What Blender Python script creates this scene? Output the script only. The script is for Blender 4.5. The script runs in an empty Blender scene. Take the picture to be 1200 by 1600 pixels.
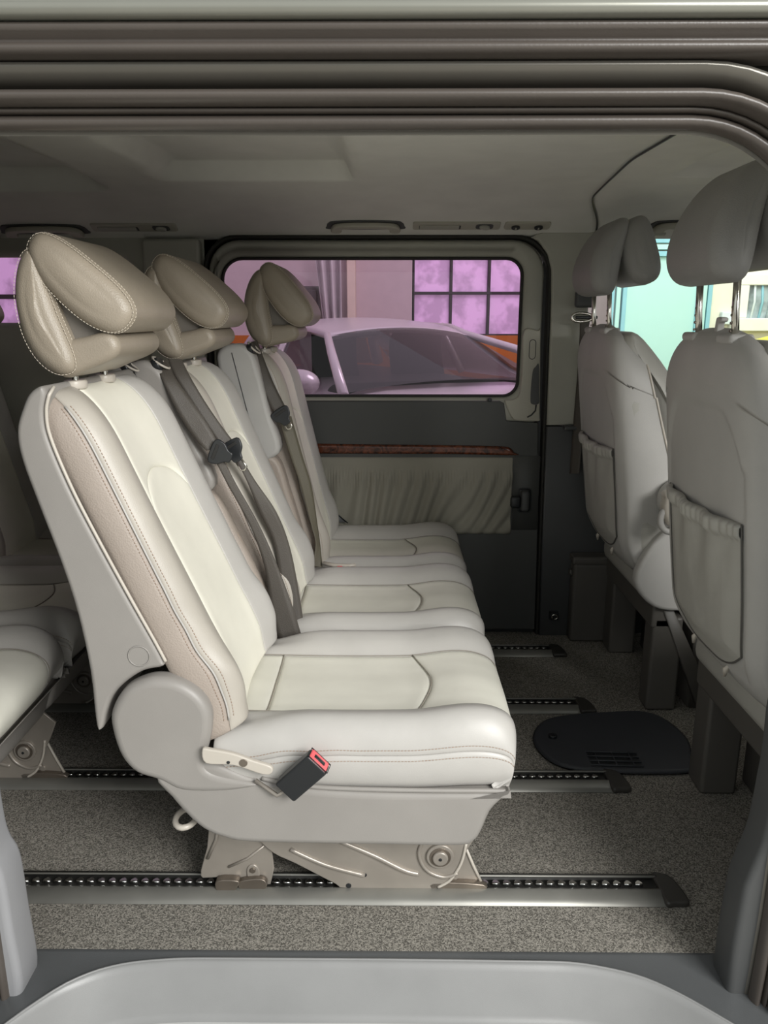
import bpy, bmesh, math, random
from math import sin, cos, pi, radians, sqrt, floor
from mathutils import Vector, Matrix
random.seed(7)
SC = bpy.context.scene
COL = SC.collection
# ------------------------------------------------------------------ camera
TH, PS = radians(14.26), radians(0.45)
EYE = Vector((0, 0, 1.15))
FW = Vector((-sin(PS)*cos(TH), cos(PS)*cos(TH), -sin(TH)))
RT = Vector((cos(PS), sin(PS), 0))
UP = RT.cross(FW)
cam = bpy.data.cameras.new('camera')
cam.sensor_fit = 'VERTICAL'; cam.sensor_height = 24; cam.lens = 18; cam.clip_start = .02
co = bpy.data.objects.new('camera', cam); COL.objects.link(co)
co.matrix_world = Matrix(((RT.x, UP.x, -FW.x, EYE.x), (RT.y, UP.y, -FW.y, EYE.y), (RT.z, UP.z, -FW.z, EYE.z), (0, 0, 0, 1)))
SC.camera = co
def at(x, y, Y):                       # the point of depth Y seen at photo pixel x, y
    d = FW + RT*((x-600)/1200) + UP*((800-y)/1200)
    return EYE + d*(Y/d.y)
def atz(x, y, z):
    d = FW + RT*((x-600)/1200) + UP*((800-y)/1200)
    return EYE + d*((z-EYE.z)/d.z)
# ------------------------------------------------------------------ world, lights, exposure
w = bpy.data.worlds.new('world'); SC.world = w; w.use_nodes = True
nt = w.node_tree
bg = nt.nodes['Background']; bg.inputs[1].default_value = .66
tc = nt.nodes.new('ShaderNodeTexCoord'); sx = nt.nodes.new('ShaderNodeSeparateXYZ')
nt.links.new(tc.outputs['Generated'], sx.inputs[0])
rp = nt.nodes.new('ShaderNodeValToRGB')
rp.color_ramp.elements[0].position = .42; rp.color_ramp.elements[0].color = (.58, .60, .60, 1)
rp.color_ramp.elements[1].position = .62; rp.color_ramp.elements[1].color = (.92, .96, .96, 1)
ma = nt.nodes.new('ShaderNodeMapRange'); ma.inputs[1].default_value = -1; ma.inputs[2].default_value = 1
nt.links.new(sx.outputs[2], ma.inputs[0]); nt.links.new(ma.outputs[0], rp.inputs[0]); nt.links.new(rp.outputs[0], bg.inputs[0])
def area(name, loc, target, sx_, sy_, power, color):
    l = bpy.data.lights.new(name, 'AREA'); l.shape = 'RECTANGLE'; l.size = sx_; l.size_y = sy_
    l.energy = power; l.color = color
    o = bpy.data.objects.new(name, l); COL.objects.link(o); o.location = loc
    o.rotation_euler = (Vector(target)-Vector(loc)).to_track_quat('-Z', 'Y').to_euler()
    return o
area('skylight', (2.3, -1.8, 2.5), (-.2, 1.5, .5), 2.0, 1.8, 205, (1, .99, .965))
area('forecourt_daylight', (2.6, 4.6, 3.9), (2.6, 7.0, .6), 3, 2, 120, (.95, 1, .98))
SC.view_settings.view_transform = 'Standard'; SC.view_settings.look = 'None'
SC.view_settings.exposure = 0.3; SC.view_settings.gamma = 1; SC.view_settings.use_curve_mapping = False
SC.cycles.max_bounces = 7; SC.cycles.transparent_max_bounces = 12
# ------------------------------------------------------------------ materials
def lin(h):
    r = [int(h[i:i+2], 16)/255 for i in (0, 2, 4)]
    return [c/12.92 if c <= .04045 else ((c+.055)/1.055)**2.4 for c in r]
def mat(name, hexc, rough=.5, metal=0, bump=None, speck=None, var=.04, spec=.5, emit=0, wrinkle=None):
    m = bpy.data.materials.new(name); m.use_nodes = True
    n = m.node_tree.nodes; L = m.node_tree.links; b = n['Principled BSDF']
    c = lin(hexc); b.inputs['Roughness'].default_value = rough; b.inputs['Metallic'].default_value = metal
    b.inputs['Specular IOR Level'].default_value = spec
    t = n.new('ShaderNodeTexCoord')
    no = n.new('ShaderNodeTexNoise'); no.inputs['Scale'].default_value = speck[0] if speck else 9
    no.inputs['Detail'].default_value = 3; L.new(t.outputs['Object'], no.inputs[0])
    r = n.new('ShaderNodeValToRGB'); v = speck[1] if speck else var
    lo, hi = (.42, .58) if speck else (.3, .7)
    r.color_ramp.elements[0].position = lo; r.color_ramp.elements[1].position = hi
    r.color_ramp.elements[0].color = [max(0, x*(1-v)) for x in c]+[1]
    r.color_ramp.elements[1].color = [min(1, x*(1+v)) for x in c]+[1]
    L.new(no.outputs[0], r.inputs[0]); L.new(r.outputs[0], b.inputs['Base Color'])
    prev = None
    for bb in ([bump] if bump else []) + ([wrinkle] if wrinkle else []):
        nn = n.new('ShaderNodeTexNoise' if bb is wrinkle or speck else 'ShaderNodeTexVoronoi')
        nn.inputs['Scale'].default_value = bb[0]; L.new(t.outputs['Object'], nn.inputs[0])
        bp = n.new('ShaderNodeBump'); bp.inputs['Strength'].default_value = bb[1]; bp.inputs['Distance'].default_value = bb[2] if len(bb) > 2 else .001
        L.new(nn.outputs[0], bp.inputs['Height'])
        if prev: L.new(prev.outputs[0], bp.inputs['Normal'])
        prev = bp
    if prev: L.new(prev.outputs[0], b.inputs['Normal'])
    if emit:
        L.new(r.outputs[0], b.inputs['Emission Color']); b.inputs['Emission Strength'].default_value = emit
    return m
cream = mat('cream_leather', 'e9e6d8', .42, wrinkle=(14, .12, .006), bump=(700, .08))
creamc = mat('cream_cushion_leather', 'd9d7cb', .42, wrinkle=(14, .14, .007))
pale = mat('pale_grey_leather', 'b1aea9', .40, wrinkle=(14, .16, .008), bump=(600, .1))
grain = mat('grained_taupe_leather', '9c9187', .5, bump=(330, .45), wrinkle=(22, .15, .006))
hrm = mat('headrest_leather', '948a7b', .42, bump=(420, .3), wrinkle=(16, .2, .008))
hrgrey = mat('grey_headrest_leather', '8f8e8b', .5, bump=(420, .3), wrinkle=(16, .15, .006))
shell = mat('seat_shell_plastic', '8e8a85', .42, bump=(900, .12))
frontshell = mat('front_seat_vinyl', 'adaba7', .5, bump=(700, .15), wrinkle=(9, .1, .01))
frontpocket = mat('front_pocket_vinyl', 'a5a39c', .5, bump=(700, .15), wrinkle=(9, .35, .02))
piping = mat('light_piping', 'b9b2a7', .35)
thread = mat('tan_thread', 'a48f7e', .7)
lthread = mat('light_thread', 'cfc5b4', .7)
belt = mat('dark_webbing', '4a453f', .55, bump=(500, .4))
belt2 = mat('olive_webbing', '5f5a4c', .5, bump=(500, .4))
sealm = mat('matte_seal', '24231f', .75)
pseam = mat('pocket_seam_thread', '55534f', .6)
blackp = mat('black_plastic', '202224', .35)
red = mat('red_button', 'e8686c', .35)
chrome = mat('chrome', 'd9d6cc', .18, 1)
steel = mat('painted_steel', '9a938a', .35, .35, wrinkle=(30, .2, .004), var=.12)
steeldark = mat('old_steel', '7d746a', .38, .7, wrinkle=(40, .3, .003), var=.25)
alu = mat('rail_aluminium', '8b8a84', .42, .45, var=.12)
tooth_m = mat('polished_tooth', 'd8d8d4', .2, 1)
groove_m = mat('rail_groove', '1e1d1b', .6)  # near-black tone of the rail channels and tongue slots
endcap_m = mat('rail_end_cap', '35332f', .45)
carpet = mat('carpet', '86827a', .95, bump=(600, .8, .003), speck=(620, .55), spec=.1)
_n = carpet.node_tree.nodes; _L = carpet.node_tree.links
_v = _n.new('ShaderNodeTexVoronoi'); _v.inputs['Scale'].default_value = 440
_L.new([x for x in _n if x.type == 'TEX_COORD'][0].outputs['Object'], _v.inputs['Vector'])
_r = [x for x in _n if x.type == 'VALTORGB'][0]; _r.color_ramp.elements[0].position = .15; _r.color_ramp.elements[1].position = .9
_s = _n.new('ShaderNodeSeparateColor'); _L.new(_v.outputs['Color'], _s.inputs[0]); _L.new(_s.outputs[0], _r.inputs[0])
sillm = mat('sill_plastic', '585a5b', .38, bump=(800, .15), wrinkle=(8, .05, .01))
riserm = mat('step_riser_plastic', '868685', .36, bump=(800, .1), var=.05)
tread = mat('step_tread', '9a9a98', .5)
rubber = mat('rubber_seal', '4d4742', .38, bump=(300, .1))
paint = mat('dark_body_paint', '66635c', .3, .4, var=.03)
paintl = mat('lit_roof_paint', '85857c', .3, .4, var=.03)  # body paint made lighter, outside light put into the roof edge colour
headl = mat('headliner_fabric', 'd2d1ca', .9, bump=(900, .2), spec=.2)
headl2 = mat('front_headliner_fabric', 'd8d7d0', .9, bump=(900, .2), spec=.2)
trimlight = mat('light_trim_plastic', 'a09f94', .5, bump=(800, .1))
trimbeige = mat('beige_trim_plastic', 'a5a295', .42)
trimdark = mat('dark_trim_vinyl', '434442', .55, bump=(700, .1))
trimpil = mat('pillar_dark_plastic', '464747', .5)
pocketm = mat('ruched_fabric', '89867a', .75)
wood = mat('burl_wood', '6a3a26', .16, 0)
_n = wood.node_tree.nodes; _r = [x for x in _n if x.type == 'VALTORGB'][0]; _no = [x for x in _n if x.type == 'TEX_NOISE'][0]
_no.inputs['Scale'].default_value = 26; _no.inputs['Distortion'].default_value = 3; _no.inputs['Detail'].default_value = 8
_r.color_ramp.elements[0].color = lin('1e0f0a')+[1]; _r.color_ramp.elements[1].color = lin('74402b')+[1]
darkbox = mat('pedestal_plastic', '55524d', .5)
hatchm = mat('hatch_plastic', '34363a', .55)
taupe = mat('taupe_bolster_leather', 'aca69c', .42, bump=(500, .15), wrinkle=(14, .14, .006))
seamd = mat('dark_seam_thread', '8b857b', .7)  # darker thread tone for the cushion seam lines
webm = mat('headrest_web', '6d6861', .6)
def glass(name, tint, refl=.35):
    m = bpy.data.materials.new(name); m.use_nodes = True
    n = m.node_tree.nodes; L = m.node_tree.links; n.clear()
    o = n.new('ShaderNodeOutputMaterial'); mx = n.new('ShaderNodeMixShader'); t = n.new('ShaderNodeBsdfTransparent')
    g = n.new('ShaderNodeBsdfGlossy'); g.inputs['Roughness'].default_value = .02; f = n.new('ShaderNodeFresnel'); f.inputs[0].default_value = 1.5
    t.inputs[0].default_value = list(tint)+[1]; g.inputs[0].default_value = (refl*2, refl*2, refl*2, 1)
    L.new(f.outputs[0], mx.inputs[0]); L.new(t.outputs[0], mx.inputs[1]); L.new(g.outputs[0], mx.inputs[2]); L.new(mx.outputs[0], o.inputs[0])
    return m
tinted = glass('purple_tinted_glass', (.60, .45, .57))
clear = glass('clear_glass', (.93, .97, .95))
carglass = glass('dark_car_glass', (.22, .22, .21), .5)
# ------------------------------------------------------------------ mesh helpers
def props(o, label=None, cat=None, group=None, kind=None):
    if label: o['label'] = label
    if cat: o['category'] = cat
    if group: o['group'] = group
    if kind: o['kind'] = kind
    return o
def thing(name, label, cat, loc=(0, 0, 0), group=None, kind=None):
    o = bpy.data.objects.new(name, None); COL.objects.link(o); o.location = loc; o.empty_display_size = .05
    return props(o, label, cat, group, kind)
def wloc(o):
    v = Vector((0, 0, 0))
    while o is not None: v = v + o.location; o = o.parent
    return v
def mesh(name, vs, fs, m, parent=None, smooth=True, wn=False, solid=0, label=None):
    off = wloc(parent)
    me = bpy.data.meshes.new(name); me.from_pydata([tuple(Vector(v)-off) for v in vs], [], fs)
    me.materials.append(m)
    bm = bmesh.new(); bm.from_mesh(me); bmesh.ops.remove_doubles(bm, verts=bm.verts, dist=1e-6)
    bmesh.ops.recalc_face_normals(bm, faces=bm.faces); bm.to_mesh(me); bm.free()
    for p in me.polygons: p.use_smooth = smooth and len(p.vertices) < 9
    o = bpy.data.objects.new(name, me); COL.objects.link(o); o.parent = parent
    if solid:
        s = o.modifiers.new('solid', 'SOLIDIFY'); s.thickness = abs(solid); s.offset = -1 if solid > 0 else 1
    if label: o['label'] = label
    return o
def rbox(name, a, b, r, m, parent=None, seg=2, rot=None, label=None):
    a = Vector(a); b = Vector(b); c = (a+b)/2
    bm = bmesh.new(); bmesh.ops.create_cube(bm, size=1)
    for v in bm.verts: v.co = Vector((v.co.x*abs(b.x-a.x), v.co.y*abs(b.y-a.y), v.co.z*abs(b.z-a.z)))
    if r: bmesh.ops.bevel(bm, geom=bm.edges[:], offset=r, segments=seg, affect='EDGES', profile=.5)
    if rot: bmesh.ops.rotate(bm, verts=bm.verts, cent=(0, 0, 0), matrix=rot)
    off = wloc(parent)
    for v in bm.verts: v.co += c-off
    me = bpy.data.meshes.new(name); bm.to_mesh(me); bm.free(); me.materials.append(m)
    for p in me.polygons: p.use_smooth = True
    o = bpy.data.objects.new(name, me); COL.objects.link(o); o.parent = parent
    s = o.modifiers.new('wn', 'WEIGHTED_NORMAL'); s.weight = 90
    if label: o['label'] = label
    return o
def cr(P, n=8, closed=True):
    out = []; N = len(P); R = range(N if closed else N-1)
    for i in R:
        g = (lambda k: P[k % N]) if closed else (lambda k: P[max(0, min(N-1, k))])
        p0, p1, p2, p3 = [Vector(g(i+k)) for k in (-1, 0, 1, 2)]
        for j in range(n):
            t = j/n
            out.append(.5*((2*p1)+(p2-p0)*t+(2*p0-5*p1+4*p2-p3)*t*t+(3*p1-p0-3*p2+p3)*t**3))
    if not closed: out.append(Vector(P[-1]))
    return out
def pnorm(P):
    A = sum(P[i][0]*P[(i+1) % len(P)][1]-P[(i+1) % len(P)][0]*P[i][1] for i in range(len(P)))
    sg = 1 if A > 0 else -1; out = []
    for i in range(len(P)):
        a, b = P[i-1], P[(i+1) % len(P)]
        d = Vector((b[0]-a[0], b[1]-a[1]));
        if d.length < 1e-9: d = Vector((1, 0))
        d.normalize(); out.append(Vector((d.y, -d.x))*sg)
    return out
def slab(name, P, f, c0, c1, r, m, parent=None, seg=4, label=None, bulge=0, cap=3):
    """closed 2-D outline P swept from c0 to c1 with ends rounded by r; f(a, b, c) -> point"""
    P = [Vector(p) for p in P]; N = pnorm(P); vs = []; fs = []; n = len(P); rings = []
    I = [1.0]*n                        # inset share of each outline point, reduced where the outline is narrow or tight
    for _ in range(40):
        bad = False
        for i in range(n):
            j = (i+1) % n
            e = P[j]-P[i]; q = (P[j]-N[j]*I[j]*r)-(P[i]-N[i]*I[i]*r)
            if q.dot(e) < .12*e.dot(e) and (I[i] > .02 or I[j] > .02):
                I[i] *= .8; I[j] *= .8; bad = True
        if not bad: break
    for i in range(n):                 # do not reach past the middle of a thin place
        best = 1e9; d = -N[i]
        for j in range(n):
            k = (j+1) % n
            if i in (j, k): continue
            a, b = P[j], P[k]; e = b-a; den = d.x*e.y-d.y*e.x
            if abs(den) < 1e-12: continue
            w_ = a-P[i]; t = (w_.x*e.y-w_.y*e.x)/den; u = (w_.x*d.y-w_.y*d.x)/den
            if t > 1e-6 and 0 <= u <= 1: best = min(best, t)
        if best < 1e8: I[i] = min(I[i], .42*best/r if r > 0 else 1)
    for _ in range(3): I = [min(I[i], .5*I[i]+.25*(I[i-1]+I[(i+1) % n])) for i in range(n)]
    def ring(ins, c, k=1):
        cx = sum((p for p in P), Vector((0, 0)))/n
        st = len(vs)
        for p, q, w_ in zip(P, N, I):
            s = p-q*ins*w_; s = cx+(s-cx)*k; vs.append(f(s[0], s[1], c))
        rings.append(st)
    if bulge:
        for k in (.02, .3, .55, .78, .92): ring(r, c0-bulge*(1-k*k), k)
    for i in range(seg+1):
        t = pi/2*i/seg; ring(r*(1-sin(t)), c0+r*(1-cos(t)))
    for i in range(seg, -1, -1):
        t = pi/2*i/seg; ring(r*(1-sin(t)), c1-r*(1-cos(t)))
    if bulge:
        for k in (.92, .78, .55, .3, .02): ring(r, c1+bulge*(1-k*k), k)
    for a, b in zip(rings, rings[1:]):
        for i in range(n):
            j = (i+1) % n; fs.append((a+i, a+j, b+j, b+i))
    fs.append(tuple(range(rings[0], rings[0]+n))); fs.append(tuple(range(rings[-1]+n-1, rings[-1]-1, -1)))
    return mesh(name, vs, fs, m, parent, wn=not bulge, label=label)
def XZ(a, b, c): return Vector((a, c, b))      # outline in x,z swept along y
def XY(a, b, c): return Vector((a, b, c))      # outline in x,y swept along z
def tube(name, pts, r, m, parent=None, n=8, closed=False, label=None):
    pts = [Vector(p) for p in pts]; vs = []; fs = []; K = len(pts); up = Vector((.13, .27, .95))
    rr = r if isinstance(r, (list, tuple)) else [r]*K
    prevu = None
    for i, p in enumerate(pts):
        a = pts[(i-1) % K] if closed else pts[max(0, i-1)]; b = pts[(i+1) % K] if closed else pts[min(K-1, i+1)]
        d = (b-a).normalized()
        u = (prevu if prevu else up); u = u-d*u.dot(d)
        if u.length < 1e-3: u = Vector((1, 0, 0))-d*d.x
        u.normalize(); v = d.cross(u); prevu = u
        for j in range(n):
            t = 2*pi*j/n; vs.append(p+(u*cos(t)+v*sin(t))*rr[i])
    for i in range(K if closed else K-1):
        a, b = i*n, ((i+1) % K)*n
        for j in range(n): fs.append((a+j, a+(j+1) % n, b+(j+1) % n, b+j))
    if not closed: fs.append(tuple(range(n-1, -1, -1))); fs.append(tuple(range((K-1)*n, K*n)))
    return mesh(name, vs, fs, m, parent, label=label)
def ribbon(name, L, R, th, m, parent=None, label=None):
    L = cr(L, 6, False); R = cr(R, 6, False); vs = []; fs = []; W = 4
    for i in range(len(L)):
        d = (L[min(i+1, len(L)-1)]-L[max(0, i-1)]).normalized(); s = (R[i]-L[i]).normalized(); nn = d.cross(s).normalized()
        for sg in (1, -1):
            for k in range(W+1): vs.append(L[i].lerp(R[i], k/W)+nn*sg*th/2)
    q = 2*(W+1)
    for i in range(len(L)-1):
        for k in range(W):
            fs.append((i*q+k, i*q+k+1, (i+1)*q+k+1, (i+1)*q+k)); b = W+1
            fs.append((i*q+b+k, (i+1)*q+b+k, (i+1)*q+b+k+1, i*q+b+k+1))
        fs.append((i*q, (i+1)*q, (i+1)*q+W+1, i*q+W+1)); fs.append((i*q+W, i*q+2*W+1, (i+1)*q+2*W+1, (i+1)*q+W))
    return mesh(name, vs, fs, m, parent, label=label)
def rings(name, loops, m, parent=None, label=None, wn=True, capfirst=False, caplast=False, closed=True):
    n = len(loops[0]); vs = [v for l in loops for v in l]; fs = []
    for k in range(len(loops)-1):
        for i in range(n if closed else n-1):
            j = (i+1) % n; fs.append((k*n+i, k*n+j, (k+1)*n+j, (k+1)*n+i))
    if capfirst: fs.append(tuple(range(n)))
    if caplast: fs.append(tuple(range(len(vs)-n, len(vs))))
    return mesh(name, vs, fs, m, parent, wn=wn, label=label)
def rr(x0, x1, z0, z1, r, k=7):
    out = []
    if not isinstance(r, (tuple, list)): r = [r]*4
    for (cx, cz, q, a) in ((x1-r[0], z1-r[0], r[0], 0), (x0+r[1], z1-r[1], r[1], 90), (x0+r[2], z0+r[2], r[2], 180), (x1-r[3], z0+r[3], r[3], 270)):
        for i in range(k+1):
            t = radians(a+90*i/k); out.append((cx+q*cos(t), cz+q*sin(t)))
    return out
def atY(P, y): return [Vector((p[0], y, p[1])) for p in P]
def cyl(name, c, axis, r, h, m, parent=None, n=20, bev=.002, label=None):
    P = [(r*cos(2*pi*i/n), r*sin(2*pi*i/n)) for i in range(n)]
    c = Vector(c)
    f = {'x': lambda a, b, t: c+Vector((t, a, b)), 'y': lambda a, b, t: c+Vector((a, t, b)), 'z': lambda a, b, t: c+Vector((a, b, t))}[axis]
    return slab(name, P, f, -h/2, h/2, min(bev, h/2.2, r/2), m, parent, seg=2, label=label)
def patch(name, fn, dom, nu, nv, m, parent, groove=.004, wdt=.012, label=None, out=1, skirt=.01):
    """fn(u,v) -> point; dom(a,b) -> (u,v); the panel dips at its edges as at a sewn seam"""
    def pt(a, b): return fn(*dom(a, b))
    def nor(a, b):
        e = 2e-3
        p = pt(max(a-e, 0), b); q = pt(min(a+e, 1), b); r_ = pt(a, max(b-e, 0)); s = pt(a, min(b+e, 1))
        nn = (q-p).cross(s-r_)
        return nn.normalized()*out if nn.length > 1e-12 else Vector((0, 0, 0))
    A = []
    def axis(n):
        base = [i/n for i in range(n+1)]
        return sorted(set([0, .25/n, .6/n] + base + [1-.6/n, 1-.25/n]))
    ua, va = axis(nu), axis(nv); vs = []; fs = []
    la = (pt(0, .5)-pt(1, .5)).length; lb = (pt(.5, 0)-pt(.5, 1)).length
    la = sum((pt(i/10, .5)-pt((i+1)/10, .5)).length for i in range(10)); lb = sum((pt(.5, i/10)-pt(.5, (i+1)/10)).length for i in range(10))
    for a in ua:
        for b in va:
            d = min(a*la, (1-a)*la, b*lb, (1-b)*lb)/wdt
            g = groove*(1-min(1, d))**2
            vs.append(pt(a, b)-nor(min(max(a, .002), .998), min(max(b, .002), .998))*g)
    K = len(va)
    for i in range(len(ua)-1):
        for j in range(K-1): fs.append((i*K+j, (i+1)*K+j, (i+1)*K+j+1, i*K+j+1))
    # skirt turned inward round the panel
    loop = [i*K for i in range(len(ua))]+[(len(ua)-1)*K+j for j in range(1, K)]+[i*K+K-1 for i in range(len(ua)-2, -1, -1)]+[j for j in range(K-2, 0, -1)]
    ab = [(ua[k//K], va[k % K]) for k in loop]; st = len(vs)
    for k, (a, b) in zip(loop, ab): vs.append(vs[k]-nor(min(max(a, .01), .99), min(max(b, .01), .99))*skirt)
    n = len(loop)
    for i in range(n): fs.append((loop[i], loop[(i+1) % n], st+(i+1) % n, st+i))
    return mesh(name, vs, fs, m, parent, label=label)
def dashes(name, pts, m, parent, r=.0007, step=.0062, dash=.004):
    """a row of stitches along a polyline"""
    pts = [Vector(p) for p in pts]; vs = []; fs = []; acc = 0
    L = [0]
    for a, b in zip(pts, pts[1:]): L.append(L[-1]+(b-a).length)
    def get(s):
        for i in range(len(L)-1):
            if s <= L[i+1]: return pts[i].lerp(pts[i+1], (s-L[i])/max(1e-9, L[i+1]-L[i]))
        return pts[-1]
    s = 0
    while s+dash < L[-1]:
        a, b = get(s), get(s+dash); d = (b-a).normalized(); u = d.orthogonal().normalized(); v = d.cross(u); k = len(vs)
        for p in (a, b):
            for q in (u, v, -u, -v): vs.append(p+q*r)
        for i in range(4): fs.append((k+i, k+(i+1) % 4, k+4+(i+1) % 4, k+4+i))
        s += step
    o = mesh(name, vs, fs, m, parent); o['kind'] = 'stuff'; return o
def copy_tree(o, parent=None):
    c = o.copy(); COL.objects.link(c); c.parent = parent
    for ch in [x for x in bpy.data.objects if x.parent == o]: copy_tree(ch, c)
    return c
STR = 'structure'
# ================================================================== setting: floor and sill
def struct(o): o['kind'] = STR; return o
nf = 1.18
fl = [(-2.6, 2.70), (1.9, 2.70), (1.9, 1.19), (.62, 1.185), (.3, 1.180), (-.45, 1.180), (-.60, 1.192), (-.628, 1.175), (-.66, 1.12), (-.70, 1.10), (-2.6, 1.10)]
struct(slab('floor', fl, XY, -.03, 0, .003, carpet, seg=1))
# sill plate, riser and step of the entry
def yedge(x):
    pts = [(-.75, .90), (-.66, .99), (-.612, 1.075), (-.572, 1.115), (-.5, 1.151), (-.386, 1.164), (0, 1.164), (.342, 1.161), (.461, 1.131), (.556, 1.056), (.62, .99), (.7, .93)]
    for a, b in zip(pts, pts[1:]):
        if x <= b[0]:
            t = (x-a[0])/(b[0]-a[0]); t = t*t*(3-2*t)*.5+t*.5; return a[1]+(b[1]-a[1])*t
    return pts[-1][1]
sill = thing('trim_1', 'dark grey plastic entry sill with paler step riser', None, (0, 1.1, 0), kind=STR)
xs = [-.75+1.45*i/90 for i in range(91)]
def ysm(x): return sum(yedge(x+d) for d in (-.05, -.035, -.02, -.01, 0, .01, .02, .035, .05))/9
L0 = [Vector((x, max(1.193 if -.55 < x else 1.193-(.55+x)**2*8*0, 1.1), -.004)) for x in xs]
def band(name, spec, m):
    loops = [[Vector((x, *f(x))) for x in xs] for f in spec]
    return rings(name, loops, m, sill, closed=False, wn=False)
def lip(x):
    return -.008*(1-math.exp(-max(0, 1.19-ysm(x))*20))
band('sill_plate', [lambda x: (1.20, -.006), lambda x: (1.188, .0015), lambda x: (1.18, .002), lambda x: (max(ysm(x)+.012, ysm(x)+.004), .001), lambda x: (ysm(x)+.006, .003)], sillm)
band('riser', [lambda x: (ysm(x)+.006, .003), lambda x: (ysm(x)+.001, .004), lambda x: (ysm(x)-.004, .001), lambda x: (ysm(x)-.010, -.008),
               lambda x: (ysm(x)-.038, -.075), lambda x: (ysm(x)-.041, -.082), lambda x: (ysm(x)-.048, -.086)], riserm)
band('step_tread', [lambda x: (ysm(x)-.048, -.086), lambda x: (ysm(x)-.052, -.092), lambda x: (ysm(x)-.056, -.095), lambda x: (.72, -.095)], tread)
vs = []; fs = []
for i in range(110):
    for j in range(8):
        x = -.45+i*.008+(j % 2)*.004; y = 1.066-j*.007
        if y > ysm(x)-.06: continue
        k = len(vs); vs += [Vector((x-.0025, y, -.095)), Vector((x, y+.0025, -.095)), Vector((x+.0025, y, -.095)), Vector((x, y-.0025, -.095)), Vector((x, y, -.092))]
        fs += [(k, k+1, k+4), (k+1, k+2, k+4), (k+2, k+3, k+4), (k+3, k, k+4)]
o = mesh('grip_dots', vs, fs, tread, sill, smooth=False); o['kind'] = 'stuff'
tube('edge_bead', [(x, ysm(x)+.003, .0035) for x in xs], .0022, riserm, sill)
# ------------------------------------------------------------------ seat rails
def rail(yc, x0, x1, label, cap=True):
    t = thing('floor_rail', label, 'rail', ((x0+x1)/2, yc, 0), group=None)
    def ex(name, prof, m, a=x0, b=x1):
        return slab(name, prof, lambda p, q, c: Vector((c, yc+p, q)), a, b, .0005, m, t, seg=1)
    ex('channel', [(.031, .001), (.031, .011), (.026, .013), (.024, .004), (-.016, .004), (-.016, .001)], groove_m)
    ex('rear_lip', [(.024, .011), (.024, .0145), (.019, .0145), (.019, .011)], alu)
    ex('front_lip', [(-.012, .001), (-.012, .012), (-.018, .0135), (-.040, .010), (-.052, .002), (-.052, .001)], alu)
    rbox('slot_floor', (x0, yc-.012, .0035), (x1, yc+.018, .0055), 0, groove_m, t)
    P = []
    for k in range(9):
        u = k/8; P.append((-.0075+.015*u, .0050*sin(pi*u)))
    P = P+[(.008, -.006), (-.008, -.006)]
    me = None; n = int((x1-x0-.02)/.0228)
    for i in range(n):
        cx = x0+.018+i*.0228
        if me is None:
            o = slab('tooth', P, lambda a, b, c: Vector((cx+a, yc+.006+b*1.2, .0055+c)), 0, .0075, .002, tooth_m, t, seg=2); me = o.data; ox = cx
        else:
            o = bpy.data.objects.new('tooth', me); COL.objects.link(o); o.parent = t; o.location.x = cx-ox
    if cap:
        prof = [(x1-.006, yc+.033), (x1+.014, yc+.033), (x1+.030, yc+.022), (x1+.040, yc-.008), (x1+.044, yc-.040), (x1+.040, yc-.052), (x1+.016, yc-.053), (x1-.004, yc-.052), (x1-.006, yc-.01)]
        slab('end_cap', cr(prof, 5), XY, .0, .0145, .005, endcap_m, t)
    return t
rail(1.355, -.80, .56, 'front floor rail, nearest the entry sill, under the near seat')
rail(1.738, -1.75, .56, 'second floor rail from the entry sill, ending by the oval hatch')
rail(2.128, -1.75, .575, 'third floor rail from the sill, ending behind the oval hatch')
rail(2.525, -1.75, .575, 'farthest floor rail, beside the opposite door')
# ------------------------------------------------------------------ hatch cover
t = thing('hatch_cover', 'dark oval plastic hatch cover set in the carpet between the rails', 'hatch', (.62, 1.9, 0))
P = cr([(.40, 1.90), (.425, 1.99), (.49, 2.045), (.65, 2.075), (.78, 2.068), (.83, 1.94), (.80, 1.81), (.77, 1.765), (.55, 1.765), (.44, 1.80)], 6)
slab('cover', P, XY, .0, .014, .01, hatchm, t)
cyl('lock_knob', (.455, 1.925, .016), 'z', .012, .012, blackp, t)
gr_ = rbox('vent_recess', (.53, 1.782, .0135), (.66, 1.85, .0150), 0, blackp, t)
for k in range(4):
    tube('vent_bar', [(.528, 1.785+k*.021, .0165), (.59, 1.782+k*.021, .017), (.662, 1.778+k*.021, .0165)], .0022, hatchm, t, n=6)
for k in range(3): tube('vent_bar', [(.55+k*.045, 1.782, .0160), (.55+k*.045, 1.85, .0160)], .0018, hatchm, t, n=6)
# ================================================================== ceiling
def ceilz(y):
    pts = [(1.09, 1.375), (1.13, 1.405), (1.2, 1.44), (1.35, 1.475), (1.6, 1.498), (1.95, 1.505), (2.25, 1.498), (2.45, 1.477), (2.58, 1.45), (2.66, 1.42), (2.705, 1.393)]
    for a, b in zip(pts, pts[1:]):
        if y <= b[0]:
            t = (y-a[0])/(b[0]-a[0]); return a[1]+(b[1]-a[1])*t
    return pts[-1][1]
def czs(y): return sum(ceilz(min(2.705, max(1.09, y+d))) for d in (-.05, -.03, -.015, 0, .015, .03, .05))/7
def sst(a, b, x):
    t = min(1, max(0, (x-a)/(b-a))); return t*t*(3-2*t)
def recess(x, y, cx0, cx1, y0, y1, e=.026, d=.045):
    return d*sst(cx0, cx0+e, x)*(1-sst(cx1-e, cx1, x))*sst(y0, y0+e, y)*(1-sst(y1-e, y1, y))
def seamx(y): return .565+.02*sst(1.9, 2.3, y)+.09*sst(2.35, 2.70, y)-.02*(1-sst(1.1, 1.5, y))
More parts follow.
